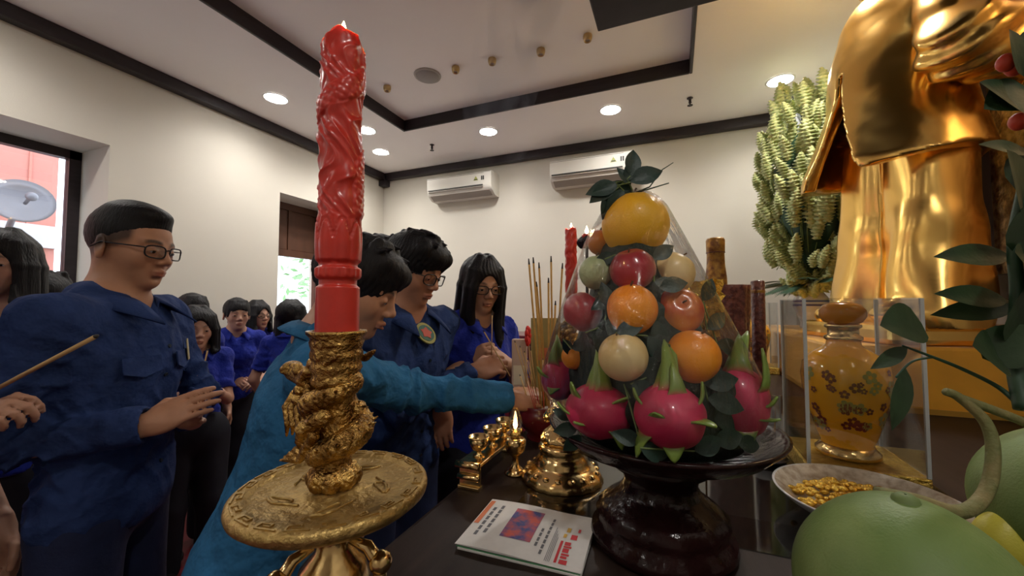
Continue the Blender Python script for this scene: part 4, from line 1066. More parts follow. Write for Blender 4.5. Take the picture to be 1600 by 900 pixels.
    # collar beads and lotus bowl
    rel += -.0030 * sst(.073, .076, Z) * (1 - sst(.081, .083, Z)) + .0006 * np.sin(A * 16) * sst(.082, .086, Z) * (1 - sst(.092, .094, Z)) + .0008 * sst(.082, .086, Z) * (1 - sst(.092, .096, Z)) - .0026 * sst(.093, .095, Z) * (1 - sst(.097, .102, Z))
    pet = np.abs(np.sin(A * 4 + .4)); q = (Z - .097) / .048
    m_ = sst(0, .06, q) * (1 - sst(.98, 1.0, q)); rel += m_ * (.0012 * np.sin(np.clip(q, 0, 1) * PI) + .0016 * pet ** .6 - .0010 - .0016 * (np.abs(np.clip(q, 0, 1) - .55 - .4 * pet) < .07))
    # dragon wound round the shaft with scales, flames and clouds
    up = sst(.143, .150, Z)
    hx = (A - Z * 42 + 1.2 * np.sin(Z * 36)) % (2 * PI); dd = np.minimum(hx, 2 * PI - hx)
    body = np.sqrt(np.clip(1 - (dd / 1.0) ** 2, 0, 1)); sc = np.abs(np.sin(Z * 420 + A * 4)) * np.abs(np.sin(Z * 210 - A * 9))
    cl = np.sin(A * 5 + 6 * np.sin(Z * 75)) * np.sin(Z * 150 + 3 * np.sin(A * 3)); fl_ = np.sin(A * 11 + Z * 90 + 2 * np.sin(Z * 160))
    cl = np.sin(A * 3 + 2.6 * np.sin(Z * 52)) * np.sin(Z * 96 + 2 * np.sin(A * 2)); fl_ = np.abs(np.sin(A * 4.0 + Z * 60 + 2.5 * np.sin(Z * 88 + A)))
    rel += up * (.0030 * body + .0010 * sc * (body > .15) + (1 - body) * (.0020 * np.clip(cl, -.5, 1) + .0020 * (1 - fl_) ** 2) - .0010)
    RR = R0 + rel
    top = sst(.330, Hc_, Z); RR = RR * (1 - .10 * top * (.5 + .5 * np.sin(A * 3 + 1)))
    ZZ = Z + top * (.004 * np.sin(A * 2 + 2.2) + .002 * np.sin(A * 5) - .002)
    V = np.stack([RR * np.cos(A), RR * np.sin(A), ZZ], -1).reshape(-1, 3)
    fs = [(i * na + j, i * na + (j + 1) % na, (i + 1) * na + (j + 1) % na, (i + 1) * na + j) for i in range(nh - 1) for j in range(na)]
    b0 = (nh - 1) * na; ext = []; nv = len(V)
    for j in range(na): ext.append((V[b0 + j][0] * .6, V[b0 + j][1] * .6, V[b0 + j][2] - .006))
    ext.append((0, 0, Hc_ - .008)); fs += [(b0 + j, b0 + (j + 1) % na, nv + (j + 1) % na, nv + j) for j in range(na)] + [(nv + j, nv + (j + 1) % na, nv + na) for j in range(na)]
    mb.add([tuple(v) for v in V] + ext, fs + [tuple(reversed(range(na)))]); mb.build('wax', m_wax, c, True)
    MB().tube([(0, 0, Hc_ - .010), (.001, 0, Hc_ + .006)], .0010, 6).build('wick', m_wick, c)
    MB().lathe([(.0003, 0), (.0026, .0018), (.0034, .005), (.0024, .010), (.0009, .0145), (.0002, .016)], 12, c=(.001, 0, Hc_ + .0035)).build('flame', m_flame, c, True)
    l = bpy.data.lights.new('flame_glow', 'POINT'); l.energy = .35; l.color = (1, .6, .25); l.shadow_soft_size = .006; lo = bpy.data.objects.new('flame_glow', l); COL.objects.link(lo); lo.parent = c; lo.location = (.001, 0, Hc_ + .026)
p = at(522, 775, .40); candlestick(p.x, p.y, 'brass dragon candlestick with a wide round drip tray beside the newspaper', 'large red carved dragon candle burning in the wide tray candlestick', True, R(-8))
p = at(893, 500, 1.44); candlestick(p.x, p.y, 'brass dragon candlestick behind the fruit pyramid', 'slim looking red carved candle burning behind the fruit pyramid', False, R(-8))

# lotus candle holder
p = at(917, 385, 1.26); zt = at(917, 388, 1.26).z
t = thing('lotus_candle_holder', 'dark iron lotus bud candle holder on a thin stem', 'candle holder', (p.x, p.y, ZTB))
m_iron = mat('dark_iron', (.016, .012, .018), .4)
MB().lathe([(.05, 0), (.05, .008), (.02, .014), (.006, .025), (.0045, zt - ZTB), (.010, zt - ZTB + .004)], 20).build('stem', m_iron, t, True)
MB().lathe([(.006, zt - ZTB), (.020, zt - ZTB + .006), (.027, zt - ZTB + .020), (.024, zt - ZTB + .030), (.001, zt - ZTB + .028)], 24, cap=False).build('bowl', m_iron, t, True)
lf = MB(); lf.grid(lambda u, v: (.020 + .012 * math.sin(u * PI * .75) - .004 * u, (v - .5) * .030 * math.sin(PI * (.15 + .85 * u)) ** .8, u * .036), 6, 4); pm = lf.mesh('petal'); pm.materials.append(m_iron)
for i in range(9):
    o = link('petal', pm, None, t); a = 2 * PI * i / 9; o.rotation_euler = (0, 0, a); o.location = (0, 0, zt - ZTB + (.002 if i % 2 else .0))
c = thing('tealight_candle', 'small red candle burning in the dark lotus holder', 'candle', (p.x, p.y, zt + .029))
MB().lathe([(.016, 0), (.0165, .014), (.014, .016), (.001, .0145)], 20).build('wax', m_wax, c, True)
MB().tube([(0, 0, .013), (0, 0, .019)], .001, 5).build('wick', m_wick, c)
MB().lathe([(.0005, 0), (.005, .004), (.006, .010), (.003, .018), (.0004, .026)], 12, c=(0, 0, .017)).build('flame', m_flame, c, True)
# sheet of glass laid over the middle of the altar
o = MB().bbox(-.285, .50, .722, 1.98, ZTB, ZTB + .0015, .0004).build('table_glass', glass_mat('table_glass_sheet', (.80, .82, .80), .10, .06)); tag(o, 'sheet of glass laid over the middle of the altar table', 'glass sheet')
# ================================================================== FRUIT PYRAMID
m_film = None
def film_mat():
    m = bpy.data.materials.new('cling_film'); m.use_nodes = True; nt = m.node_tree; N = nt.nodes; L = nt.links
    N.remove(N['Principled BSDF']); out = N['Material Output']
    t = N.new('ShaderNodeBsdfTransparent'); t.inputs[0].default_value = (.99, .99, .99, 1)
    g = N.new('ShaderNodeBsdfGlossy'); g.inputs['Roughness'].default_value = .05
    tc = N.new('ShaderNodeTexCoord'); mp = N.new('ShaderNodeMapping'); mp.inputs['Scale'].default_value = (1, 1, .45); mp.inputs['Rotation'].default_value = (.5, .3, .2)
    no = N.new('ShaderNodeTexNoise'); no.inputs['Scale'].default_value = 22; no.inputs['Detail'].default_value = 5; no.inputs['Distortion'].default_value = 1.6
    L.new(tc.outputs['Object'], mp.inputs[0]); L.new(mp.outputs[0], no.inputs['Vector'])
    bp = N.new('ShaderNodeBump'); bp.inputs['Strength'].default_value = .55; bp.inputs['Distance'].default_value = .012; L.new(no.outputs['Fac'], bp.inputs['Height']); L.new(bp.outputs[0], g.inputs['Normal'])
    fr = N.new('ShaderNodeLayerWeight'); fr.inputs['Blend'].default_value = .25; L.new(bp.outputs[0], fr.inputs['Normal'])
    ma = N.new('ShaderNodeMath'); ma.operation = 'MULTIPLY_ADD'; ma.inputs[1].default_value = .60; ma.inputs[2].default_value = .030; L.new(fr.outputs['Fresnel'], ma.inputs[0])
    mx = N.new('ShaderNodeMixShader'); L.new(ma.outputs[0], mx.inputs[0]); L.new(t.outputs[0], mx.inputs[1]); L.new(g.outputs[0], mx.inputs[2]); L.new(mx.outputs[0], out.inputs['Surface'])
    return m
m_film = film_mat()
SP = at(1030, 665, .65); SZ = 1.283
st = thing('fruit_stand', 'round carved rosewood pedestal stand beneath the fruit pyramid', 'fruit stand', (SP.x, SP.y, ZTB))
hz = SZ - ZTB
MB().lathe([(.106, 0), (.112, .008), (.110, .018), (.099, .026), (.096, .036), (.100, .046), (.088, .060), (.066, .076), (.056, .092), (.058, .108), (.078, .122), (.090, .132), (.070, .140), (.001, .140)], 56, wob=lambda a, z: 1 + (.035 * abs(math.sin(6 * a)) if .02 < z < .06 or z > .10 else 0)).build('pedestal', m_rose, st, True)
MB().lathe([(.001, hz - .046), (.10, hz - .044), (.155, hz - .022), (.176, hz - .002), (.180, hz + .004), (.176, hz + .006), (.168, hz), (.150, hz - .014), (.10, hz - .030), (.001, hz - .032)], 64, cap=False).build('dish', m_rose, st, True)
pm = MB(); pm.grid(lambda u, v: (.062 + .034 * math.sin(u * 1.5), (v - .5) * .055 * math.sin(PI * (.2 + .75 * u)), .020 + .05 * (1 - u) ** 1.2 + .006 * math.cos((v - .5) * PI)), 5, 4)
pme = pm.mesh('carved_petal'); pme.materials.append(m_rose)
for i in range(12):
    o = link('carved_petal', pme, None, st, True); o.rotation_euler = (0, 0, 2 * PI * i / 12)
core_c = Vector((SP.x, SP.y, SZ)); 
def fball(c, r, kind):
    return c, r
FR = []   # (centre, radius) of all fruit for the film
def skin_mat(nm, c1, c2, sc=9, rough=.28, bump=.0, bs=300, coat=.3): return mat(nm, c1, rough, col2=c2, var_scale=sc, bump=bump, bump_scale=bs, coat=coat)
m_pom = skin_mat('yellow_pomelo_rind', (.78, .40, .012), (.88, .50, .030), 6, .38, .12, 420, .15)
m_org = skin_mat('orange_rind', (.86, .26, .010), (.94, .36, .015), 10, .33, .15, 500, .25)
m_appr = skin_mat('dark_red_apple', (.24, .012, .022), (.42, .035, .05), 9)
m_apby = skin_mat('red_yellow_apple', (.46, .035, .02), (.74, .34, .07), 14)
m_pear = skin_mat('cream_pear', (.74, .56, .23), (.80, .64, .32), 10, .35)
m_guava = skin_mat('pale_green_guava', (.34, .46, .22), (.45, .55, .32), 12, .4, .2, 90)
m_mango = skin_mat('red_mango', (.55, .12, .03), (.72, .30, .06), 8)
m_stalk = mat('brown_stalk', (.10, .06, .03), .8)
def fruit(nm, lab, cat, px, py, rpx, d, m, shape='round', group=None, tilt=(0, 0)):
    c = at(px, py, d); r = rpx * d / FPX; FR.append((c, r))
    t = thing(nm, lab, cat, c - Vector((0, 0, r)), 0, group)
    if shape == 'apple': fn = lambda v: (1 - .20 * math.exp(-((1 - v.z) / .06)) - .10 * math.exp(-((1 + v.z) / .06))) * (1.03 if abs(v.z) < .5 else 1.0) * (1 + .012 * math.cos(5 * math.atan2(v.y, v.x)) * (1 if v.z < 0 else .3))
    elif shape == 'pear': fn = lambda v: 1 + .05 * v.z - .06 * math.exp(-((1 - v.z) / .05))
    else: fn = lambda v: 1 - .035 * math.exp(-((1 - v.z) / .03)) + .006 * math.sin(7 * v.x + 5 * v.y)
    o = MB().ball((0, 0, 0), r, 36, 24, fn).build('flesh', m, t, True); o.location = (0, 0, r); o.rotation_euler = (R(tilt[0]), R(tilt[1]), 0)
    top = .80 if shape == 'apple' else .93
    s_ = MB().tube([(0, 0, r * top * .97), (.001, 0, r * (top + .10)), (.003, .001, r * (top + .22))], .0013 if shape != 'round' else .0018, 6).build('stalk', m_stalk, t); s_.location = (0, 0, r); s_.rotation_euler = (R(tilt[0]), R(tilt[1]), 0)
    return t
fruit('pomelo', 'large yellow pomelo crowning the fruit pyramid', 'pomelo', 992, 352, 51, .66, m_pom)
fruit('apple', 'dark red apple directly under the yellow pomelo', 'apple', 988, 421, 34, .585, m_appr, 'apple', tilt=(20, -10))
fruit('guava', 'pale green guava beside the dark red apple', 'guava', 932, 426, 27, .62, m_guava)
fruit('pear', 'cream round pear under the right of the pomelo beside the dark leaf', 'pear', 1050, 428, 33, .62, m_pear, 'pear', tilt=(0, 30))
fruit('mango', 'red orange mango half hidden behind the pomelo', 'mango', 938, 379, 20, .72, m_mango)
fruit('apple', 'purple red apple beneath the green guava', 'apple', 911, 487, 31, .605, m_appr, 'apple', tilt=(-10, 35))
fruit('orange', 'orange sitting between two red apples', 'orange', 987, 483, 39, .555, m_org, tilt=(15, 0))
fruit('apple', 'red and yellow apple beside the middle orange', 'apple', 1060, 486, 36, .58, m_apby, 'apple', tilt=(60, 25))
fruit('mandarin', 'small orange mandarin at the shaded side of the pyramid', 'mandarin', 897, 557, 20, .655, m_org)
fruit('pear', 'cream round pear above the gap between dragon fruits', 'pear', 974, 559, 38, .535, m_pear, 'pear', tilt=(15, -15))
fruit('orange', 'large orange above the middle dragon fruit', 'orange', 1082, 557, 41, .540, m_org, tilt=(10, 20))
# hidden filling that carries the fruit
t = thing('pyramid_core', 'dark green leaf filled core inside the fruit pyramid', 'filling', (SP.x, SP.y, SZ - .03))
core_t = t
# dragon fruit
m_drag = mat('dragonfruit_skin', (.55, .025, .10), .38, attr='col', coat=.2, var=.08, var_scale=40)
def dragonfruit(lab, px, py, rpx, d, sc, bracts, tilt=(0, 0, 0)):
    c = at(px, py, d); r = rpx * d / FPX; FR.append((c, r * .97))
    t = thing('dragon_fruit', lab, 'dragon fruit', c)
    E = Euler(tuple(R(a) for a in tilt)).to_matrix()
    mb = MB().ball((0, 0, 0), (r * sc[0], r * sc[1], r * sc[2]), 36, 24, lambda v: 1 + .02 * math.sin(4 * math.atan2(v.y, v.x) + 5 * v.z))
    me = mb.mesh('flesh'); cl = me.color_attributes.new('col', 'FLOAT_COLOR', 'POINT')
    me.transform(E.to_4x4())
    for i, v in enumerate(me.vertices):
        k = .5 + .5 * math.sin(v.co.x * 90 + v.co.z * 60); cl.data[i].color = (.50 + .10 * k, .022 + .02 * k, .085 + .03 * k, 1)
    link('flesh', me, m_drag, t, True)
    for (th, ph, L, wd, up) in bracts:       # azimuth from the camera side, elevation, length, width, upward bend
        vw = (CAM_POS - c); az = math.atan2(vw.y, vw.x) + R(th); dr = Vector((math.cos(az) * math.cos(R(ph)), math.sin(az) * math.cos(R(ph)), math.sin(R(ph))))
        nrm = dr.copy(); p0 = Vector((dr.x * r * sc[0], dr.y * r * sc[1], dr.z * r * sc[2])) * .93
        tang = (Vector((0, 0, 1)) - nrm * nrm.z); tang = tang.normalized() if tang.length > .05 else Vector((1, 0, 0))
        side = nrm.cross(tang).normalized(); n = 9
        vs = []; cols = []
        for i in range(n + 1):
            u = i / n; q = p0 + nrm * (L * (.55 * u - .12 * u * u * (1 if up > 0 else 0))) + tang * (L * up * u * u * .9 + L * .12 * u); w = 1.45 * wd * (1 - u) ** .6 * (1 + .4 * math.exp(-u * 8)) + .0006
            for s_ in (-1, -.35, .35, 1): vs.append(q + side * (w * s_) + nrm * (-.30 * w * s_ * s_))
            g = min(1, max(0, (u - .04) / .22)); cols += [((1 - g) * .55 + g * .17, (1 - g) * .06 + g * .26, (1 - g) * .10 + g * .045)] * 4
        m2 = MB(); m2.add(vs, [(i * 4 + j, i * 4 + j + 1, i * 4 + j + 5, i * 4 + j + 4) for i in range(n) for j in range(3)]); me2 = m2.mesh('scale', clean=False)
        ca = me2.color_attributes.new('col', 'FLOAT_COLOR', 'POINT')
        for i, q in enumerate(cols): ca.data[i].color = (*q, 1)
        o = link('scale', me2, m_drag, t, True); md = o.modifiers.new('thickness', 'SOLIDIFY'); md.thickness = .0028; md.offset = 0
dragonfruit('dragon fruit in the middle with two long upright green scales', 1046, 650, 53, .505, (1.0, 1.0, .95), [(-8, 72, .085, .011, .8), (10, 64, .075, .010, .9), (25, 55, .050, .008, .6), (-55, -30, .045, .011, -.6), (50, 5, .045, .009, -.2), (-20, 10, .020, .009, .2), (8, -50, .030, .010, -.4), (80, 30, .04, .008, .5), (-75, 25, .035, .009, .3)])
dragonfruit('dragon fruit at the lamp side with green scales reaching the pear', 937, 641, 47, .565, (1.12, 1.05, .90), [(-20, 66, .080, .009, .8), (-2, 60, .078, .009, .9), (14, 58, .070, .008, .9), (-60, 35, .045, .009, .2), (-75, -5, .035, .010, .4), (35, -30, .035, .010, -.6), (40, 30, .035, .008, -.1), (-40, -20, .02, .009, .3)])
dragonfruit('dragon fruit at the jar side with a long curling scale', 1157, 628, 43, .585, (.95, .95, 1.30), [(-20, 70, .085, .012, .7), (0, 66, .075, .011, .7), (60, 25, .060, .008, .9), (55, -20, .045, .008, .2), (15, -45, .035, .010, -.6), (-45, 10, .03, .009, .2), (65, 0, .03, .006, .5)])
dragonfruit('small pale pink dragon fruit peeping out by the incense sticks', 873, 592, 27, .70, (1, 1, 1.2), [(-30, 50, .060, .007, .6), (-60, 10, .040, .008, .3), (-20, -20, .03, .008, -.2), (10, 60, .055, .007, .9)])
dragonfruit('deep pink dragon fruit low behind the middle and jar side ones', 1120, 668, 34, .62, (1, 1, .8), [(20, -30, .03, .009, -.4), (-20, 20, .03, .009, .3)])
# fabric leaves
m_fleaf = mat('dark_fabric_leaf', (.012, .036, .026), .45, var=.3, var_scale=40, bump=.1, bump_scale=200)
lm = leaf_mb(.052, .017, .22, .3).mesh('leaf'); lm.materials.append(m_fleaf)
def sprig(lab, pts, group='dark green fabric leaves among the fruit'):
    c0 = at(*pts[0][:3]); t = thing('leaf_sprig', lab, 'leaf', c0, 0, group); prev = None
    for (px, py, d, ang, sc, pit) in pts:
        p = at(px, py, d) - c0; o = link('leaf', lm, None, t, True); md = None
        # leaf lies roughly facing the viewer: x axis along the picture direction ang
        X = (_Mc @ Vector((math.cos(R(ang)), math.sin(R(ang)), math.sin(R(pit))))).normalized(); Zv = (_Mc @ Vector((.15, .35, 1))).normalized(); Y = Zv.cross(X).normalized(); Zv = X.cross(Y)
        M = Matrix((X, Y, Zv)).transposed().to_4x4(); M.translation = p; o.matrix_local = M @ Matrix.Scale(sc, 4)
    if len(pts) > 1: MB().tube([Vector((0, 0, 0))] + [at(*q[:3]) - c0 for q in pts[1:]], .0012, 5).build('stem', m_stem, t)
    return t
sprig('dark leaf tucked beside the pear under the pomelo', [(1020, 405, .575, 35, .75, 5), (1022, 440, .565, -10, .7, 20)])
sprig('dark leaf lying on the gap above the red and yellow apple', [(1030, 450, .555, 15, .8, 10)])
sprig('dark leaf pair hanging under the green guava', [(935, 458, .585, -35, .9, 15), (958, 462, .565, -150, .7, 10), (950, 470, .56, -70, .75, 10)])
sprig('dark leaf on top of the small mandarin', [(893, 545, .62, 25, .7, 10), (880, 530, .64, -60, .6, 10)])
sprig('dark leaf between the middle orange and the cream pear', [(962, 520, .53, 20, .75, 15), (1012, 525, .54, -60, .8, 10)])
sprig('dark leaves fanning out between the large orange and the jar side dragon fruit', [(1100, 600, .545, 12, .95, 10), (1105, 622, .54, -12, 1.0, 15), (1110, 640, .545, -35, .9, 10), (1095, 590, .55, 50, .7, 5)])
sprig('dark leaves low between the lamp side and middle dragon fruits', [(985, 622, .53, -80, .8, 10), (975, 600, .535, 10, .8, 10), (1000, 690, .50, 160, .7, 5)])
sprig('dark leaves drooping over the stand rim by the brass censer', [(903, 668, .575, 190, .7, 0), (908, 680, .57, 225, .7, 0), (893, 655, .60, 150, .6, 0)])
sprig('dark leaves behind the red and yellow apple', [(1105, 515, .60, 40, .8, 0), (1098, 470, .62, 60, .8, 0), (1120, 535, .60, -20, .9, 0)])
for i_, (lb_, pts_) in enumerate((('dark leaf wedged under the purple red apple', [(915, 520, .59, -30, .8, 10), (935, 512, .57, -80, .8, 10)]), ('dark leaf filling the gap between the guava and pomelo', [(945, 405, .60, -20, .8, 5), (962, 398, .60, 200, .7, 5)]),
    ('dark leaf under the middle orange beside the purple apple', [(945, 500, .555, -45, .9, 10), (950, 480, .56, 100, .7, 10)]), ('dark leaf between the large orange and the middle dragon fruit scales', [(1040, 535, .535, -90, .8, 5), (1118, 590, .55, -40, .9, 5)]),
    ('dark leaf under the cream pear', [(985, 600, .525, -20, .8, 10), (1010, 590, .53, -100, .8, 10)]), ('dark leaf behind the two lower cream and orange fruits', [(1025, 500, .55, -80, .9, 10), (1020, 470, .56, -60, .7, 10)]),
    ('dark leaf low on the rim under the middle dragon fruit', [(1000, 700, .485, -15, .8, 0), (1085, 705, .485, 20, .8, 0)]), ('dark leaf low on the rim under the jar side dragon fruit', [(1115, 690, .53, 10, .9, 0), (1150, 690, .545, -10, .8, 0)]))):
    sprig(lb_, pts_)
tp = sprig('leafy sprig with thin stems sprouting above the pomelo', [(990, 302, .655, 160, 1.0, 10), (985, 290, .65, 120, .7, 10), (978, 283, .65, 60, .9, 5), (985, 285, .645, 25, 1.1, 10), (965, 290, .65, 190, 1.0, 10), (958, 300, .65, 250, .9, 10), (985, 275, .65, 78, .95, 0), (992, 280, .65, 45, .6, 0), (962, 285, .65, 215, 1.0, 10), (975, 298, .645, 225, .8, 10)])
c0 = at(990, 302, .655)
for pl in ([(990, 302), (1015, 292), (1035, 265), (1052, 254)], [(990, 302), (1012, 296), (1045, 286)], [(958, 300), (949, 315), (946, 332)], [(970, 296), (985, 306), (1003, 300)]):
    MB().tube([at(x, y, .655) - c0 for x, y in pl], [.0013, .0012, .0010, .0007][:len(pl)], 6).build('twig', m_leafd, tp, True)
bm = bmesh.new()
for c, r in FR:
    for i in range(24):
        z = 1 - 2 * (i + .5) / 24; a = i * 2.399963; q = math.sqrt(1 - z * z); bm.verts.new(c + (Vector((SP.x, SP.y, c.z)) - c) * .12 + Vector((q * math.cos(a), q * math.sin(a), z)) * (r * .30) - Vector((0, 0, .004)))
for i in range(24): a = 2 * PI * i / 24; bm.verts.new((SP.x + .125 * math.cos(a), SP.y + .125 * math.sin(a), SZ - .012))
res = bmesh.ops.convex_hull(bm, input=bm.verts)
bmesh.ops.delete(bm, geom=list({g for g in res['geom_interior'] + res['geom_unused'] if isinstance(g, bmesh.types.BMVert)}), context='VERTS')
me = bpy.data.meshes.new('core'); bm.to_mesh(me); bm.free(); me.transform(Matrix.Translation(-Vector((SP.x, SP.y, SZ - .03)))); link('core', me, mat('dark_filling', (.010, .022, .014), .8, bump=.6, bump_scale=60), core_t, True)
# cling film: the tight hull of the pile
bm = bmesh.new(); rr = random.Random(8)
for c, r in FR:
    for i in range(60):
        z = 1 - 2 * (i + .5) / 60; a = i * 2.399963; q = math.sqrt(1 - z * z); bm.verts.new(c + Vector((q * math.cos(a), q * math.sin(a), z)) * (r * 1.06 + .003))
for i in range(40):
    a = 2 * PI * i / 40; bm.verts.new((SP.x + .160 * math.cos(a), SP.y + .160 * math.sin(a), SZ + .006))
res = bmesh.ops.convex_hull(bm, input=bm.verts)
bmesh.ops.delete(bm, geom=list({g for g in res['geom_interior'] + res['geom_unused'] if isinstance(g, bmesh.types.BMVert)}), context='VERTS')
bmesh.ops.delete(bm, geom=[f for f in bm.faces if f.normal.z < -.7 and f.calc_center_median().z < SZ + .02], context='FACES')
for k in range(2):
    bmesh.ops.subdivide_edges(bm, edges=[e for e in bm.edges if e.calc_length() > .02], cuts=1, use_grid_fill=True)
bmesh.ops.smooth_vert(bm, verts=[v for v in bm.verts if not v.is_boundary], factor=.35, use_axis_x=True, use_axis_y=True, use_axis_z=True)
me = bpy.data.meshes.new('cling_film'); bm.to_mesh(me); bm.free(); me.transform(Matrix.Translation(-Vector((SP.x, SP.y, SZ))))
o = link('cling_film', me, m_film, None, True); o.location = (SP.x, SP.y, SZ); tag(o, 'clear glossy plastic film wrapped round the fruit pyramid', 'plastic wrap')

# ================================================================== TABLE THINGS
# newspaper
m_paper = mat('newsprint', (.66, .64, .61), .8, var=.05, var_scale=60); m_pgreen = mat('green_page_edge', (.10, .30, .14), .7)
m_ink = mat('grey_ink', (.14, .14, .15), .8); m_red = mat('red_print', (.55, .03, .04), .7); m_orp = mat('orange_print', (.66, .20, .09), .7); m_photo = mat('printed_photo', (.03, .05, .22), .6, col2=(.55, .08, .06), var_scale=55)
NX0, NX1, NY0, NY1 = -.326, -.128, .556, .706
t = thing('newspaper', 'folded newspaper with red masthead and a printed colour photo', 'newspaper', ((NX0 + NX1) / 2, (NY0 + NY1) / 2, ZTB), R(2)); w, hgt = (NX1 - NX0) / 2, (NY1 - NY0) / 2
nz = lambda u, v: .0085 + .005 * math.sin(PI * v) * u + .002 * math.sin(u * 5)
for i, (z0_, m) in enumerate(((.0, m_paper), (.0035, m_pgreen), (.0055, m_paper))):
    mb = MB(); th = (.0035, .0022, 0)[i]
    if i < 2: mb.bbox(-w + .002 * (2 - i), w - .002 * i, -hgt + .001 * i, hgt - .001, z0_, z0_ + th, .001); mb.build(('under_pages', 'green_fold')[i], m, t)
mb = MB(); mb.grid(lambda u, v: (-w + 2 * w * u, -hgt + 2 * hgt * v, nz(u, v)), 16, 12); mb.grid(lambda u, v: (-w + 2 * w * u, -hgt + 2 * hgt * v, .0075), 1, 1)
mb.grid(lambda u, v: (-w + 2 * w * u, -hgt, .0075 + v * (nz(u, 0) - .0075)), 16, 1); mb.grid(lambda u, v: (-w + 2 * w * u, hgt, .0075 + v * (nz(u, 1) - .0075)), 16, 1)
mb.grid(lambda u, v: (-w, -hgt + 2 * hgt * u, .0075 + v * (nz(0, u) - .0075)), 12, 1); mb.grid(lambda u, v: (w, -hgt + 2 * hgt * u, .0075 + v * (nz(1, u) - .0075)), 12, 1)
pg = mb.build('front_page', m_paper, t, False); ang_smooth(pg)
def printed(nm, u0, u1, v0, v1, m, lift=.0005):
    mb = MB(); mb.grid(lambda a, b: (-w + 2 * w * (u0 + (u1 - u0) * a), -hgt + 2 * hgt * (v0 + (v1 - v0) * b), nz(u0 + (u1 - u0) * a, v0 + (v1 - v0) * b) + lift), 4, 6); return mb.build(nm, m, pg)
printed('colour_block', .01, .055, .42, .95, m_orp)
printed('photo', .30, .56, .25, .86, m_photo); 
for u in (.085, .15): 
    for k in range(6): printed('headline_word', u, u + .028, .20 + k * .105 + (.06 if u > .1 else 0), .28 + k * .105 + (.06 if u > .1 else 0), m_ink)
for u in (.60, .655):
    for k in range(8 if u > .62 else 4): printed('headline_word', u, u + .020, .12 + k * .085 + (.10 if u < .62 else 0), .185 + k * .085 + (.10 if u < .62 else 0), m_ink)
for k in range(4): printed('text_rule', .715 + k * .012, .719 + k * .012, .05, .62 - k * .06, m_ink)
printed('masthead_bar', .785, .805, .06, .40, m_red); 
for k, (a, b) in enumerate(((.06, .12), (.135, .17), (.18, .21), (.225, .29), (.30, .33), (.34, .395))): printed('masthead_letter', .82, .88 - .012 * (k % 2), a, b, m_red)
printed('emblem', .79, .815, .46, .53, mat('gold_print', (.62, .36, .05), .7)); printed('emblem', .80, .83, .57, .66, mat('gold_print')); printed('red_stamp', .85, .90, .45, .54, m_red); printed('red_stamp', .89, .91, .60, .67, m_red)
# brass censer with a lion on its lid
cx, cy = -.235, .862
t = thing('brass_censer', 'ornate polished brass censer with a lion finial on a scalloped base', 'censer', (cx, cy, ZTB))
MB().lathe([(.086, 0), (.088, .004), (.082, .018), (.066, .030), (.056, .036), (.058, .042), (.050, .050), (.046, .060), (.052, .068), (.048, .076), (.040, .080), (.001, .080)], 72, wob=lambda a, z: 1 + (.035 * abs(math.sin(9 * a)) * max(0, 1 - z / .02))).build('base', m_brass, t, True)
for i in range(18):
    a = 2 * PI * i / 18; MB().ball((.074 * math.cos(a), .074 * math.sin(a), .022), (.008, .008, .005), 10, 6).build('bead', m_brass, t, True)
F = Field((-.07, -.07, .07), (.07, .07, .165), .0017)
F.ell((0, 0, .090), (.046, .046, .022), None, 0); 
for i in range(10): a = 2 * PI * i / 10; F.ell((.036 * math.cos(a), .036 * math.sin(a), .088), (.012, .012, .010), None, .002)
F.ell((.006, 0, .116), (.028, .020, .020), None, .008); F.ell((-.020, 0, .136), (.017, .016, .016), None, .006); F.ell((-.034, 0, .131), (.009, .010, .008), None, .003); F.ell((-.033, 0, .122), (.007, .008, .004), None, .002)
for i in range(14):
    a = 2 * PI * i / 14; F.ell((-.014 + .004 * math.sin(a * 2), .017 * math.cos(a), .136 + .017 * math.sin(a)), (.0055, .0055, .0055), None, .0012)
for s_ in (-1, 1):
    F.ell((-.030, s_ * .008, .140), .0035, None, .001); F.chain([(-.014, s_ * .014, .112), (-.026, s_ * .018, .100), (-.034, s_ * .018, .094)], [.009, .008, .007], .003); F.chain([(.020, s_ * .014, .110), (.014, s_ * .022, .100), (.004, s_ * .024, .094)], [.011, .010, .007], .003)
    F.chain([(.050, s_ * .006, .085), (.062, s_ * .01, .10), (.056, s_ * .012, .118)], [.006, .005, .004], .002)
F.chain([(.030, 0, .116), (.042, 0, .132), (.036, 0, .150), (.028, 0, .156)], [.007, .009, .009, .004], .003)
F.warp(lambda X, Y, Z: .0009 * wav(X, Y, Z, 330, 2)); F.build('lion_lid', m_brass, t)
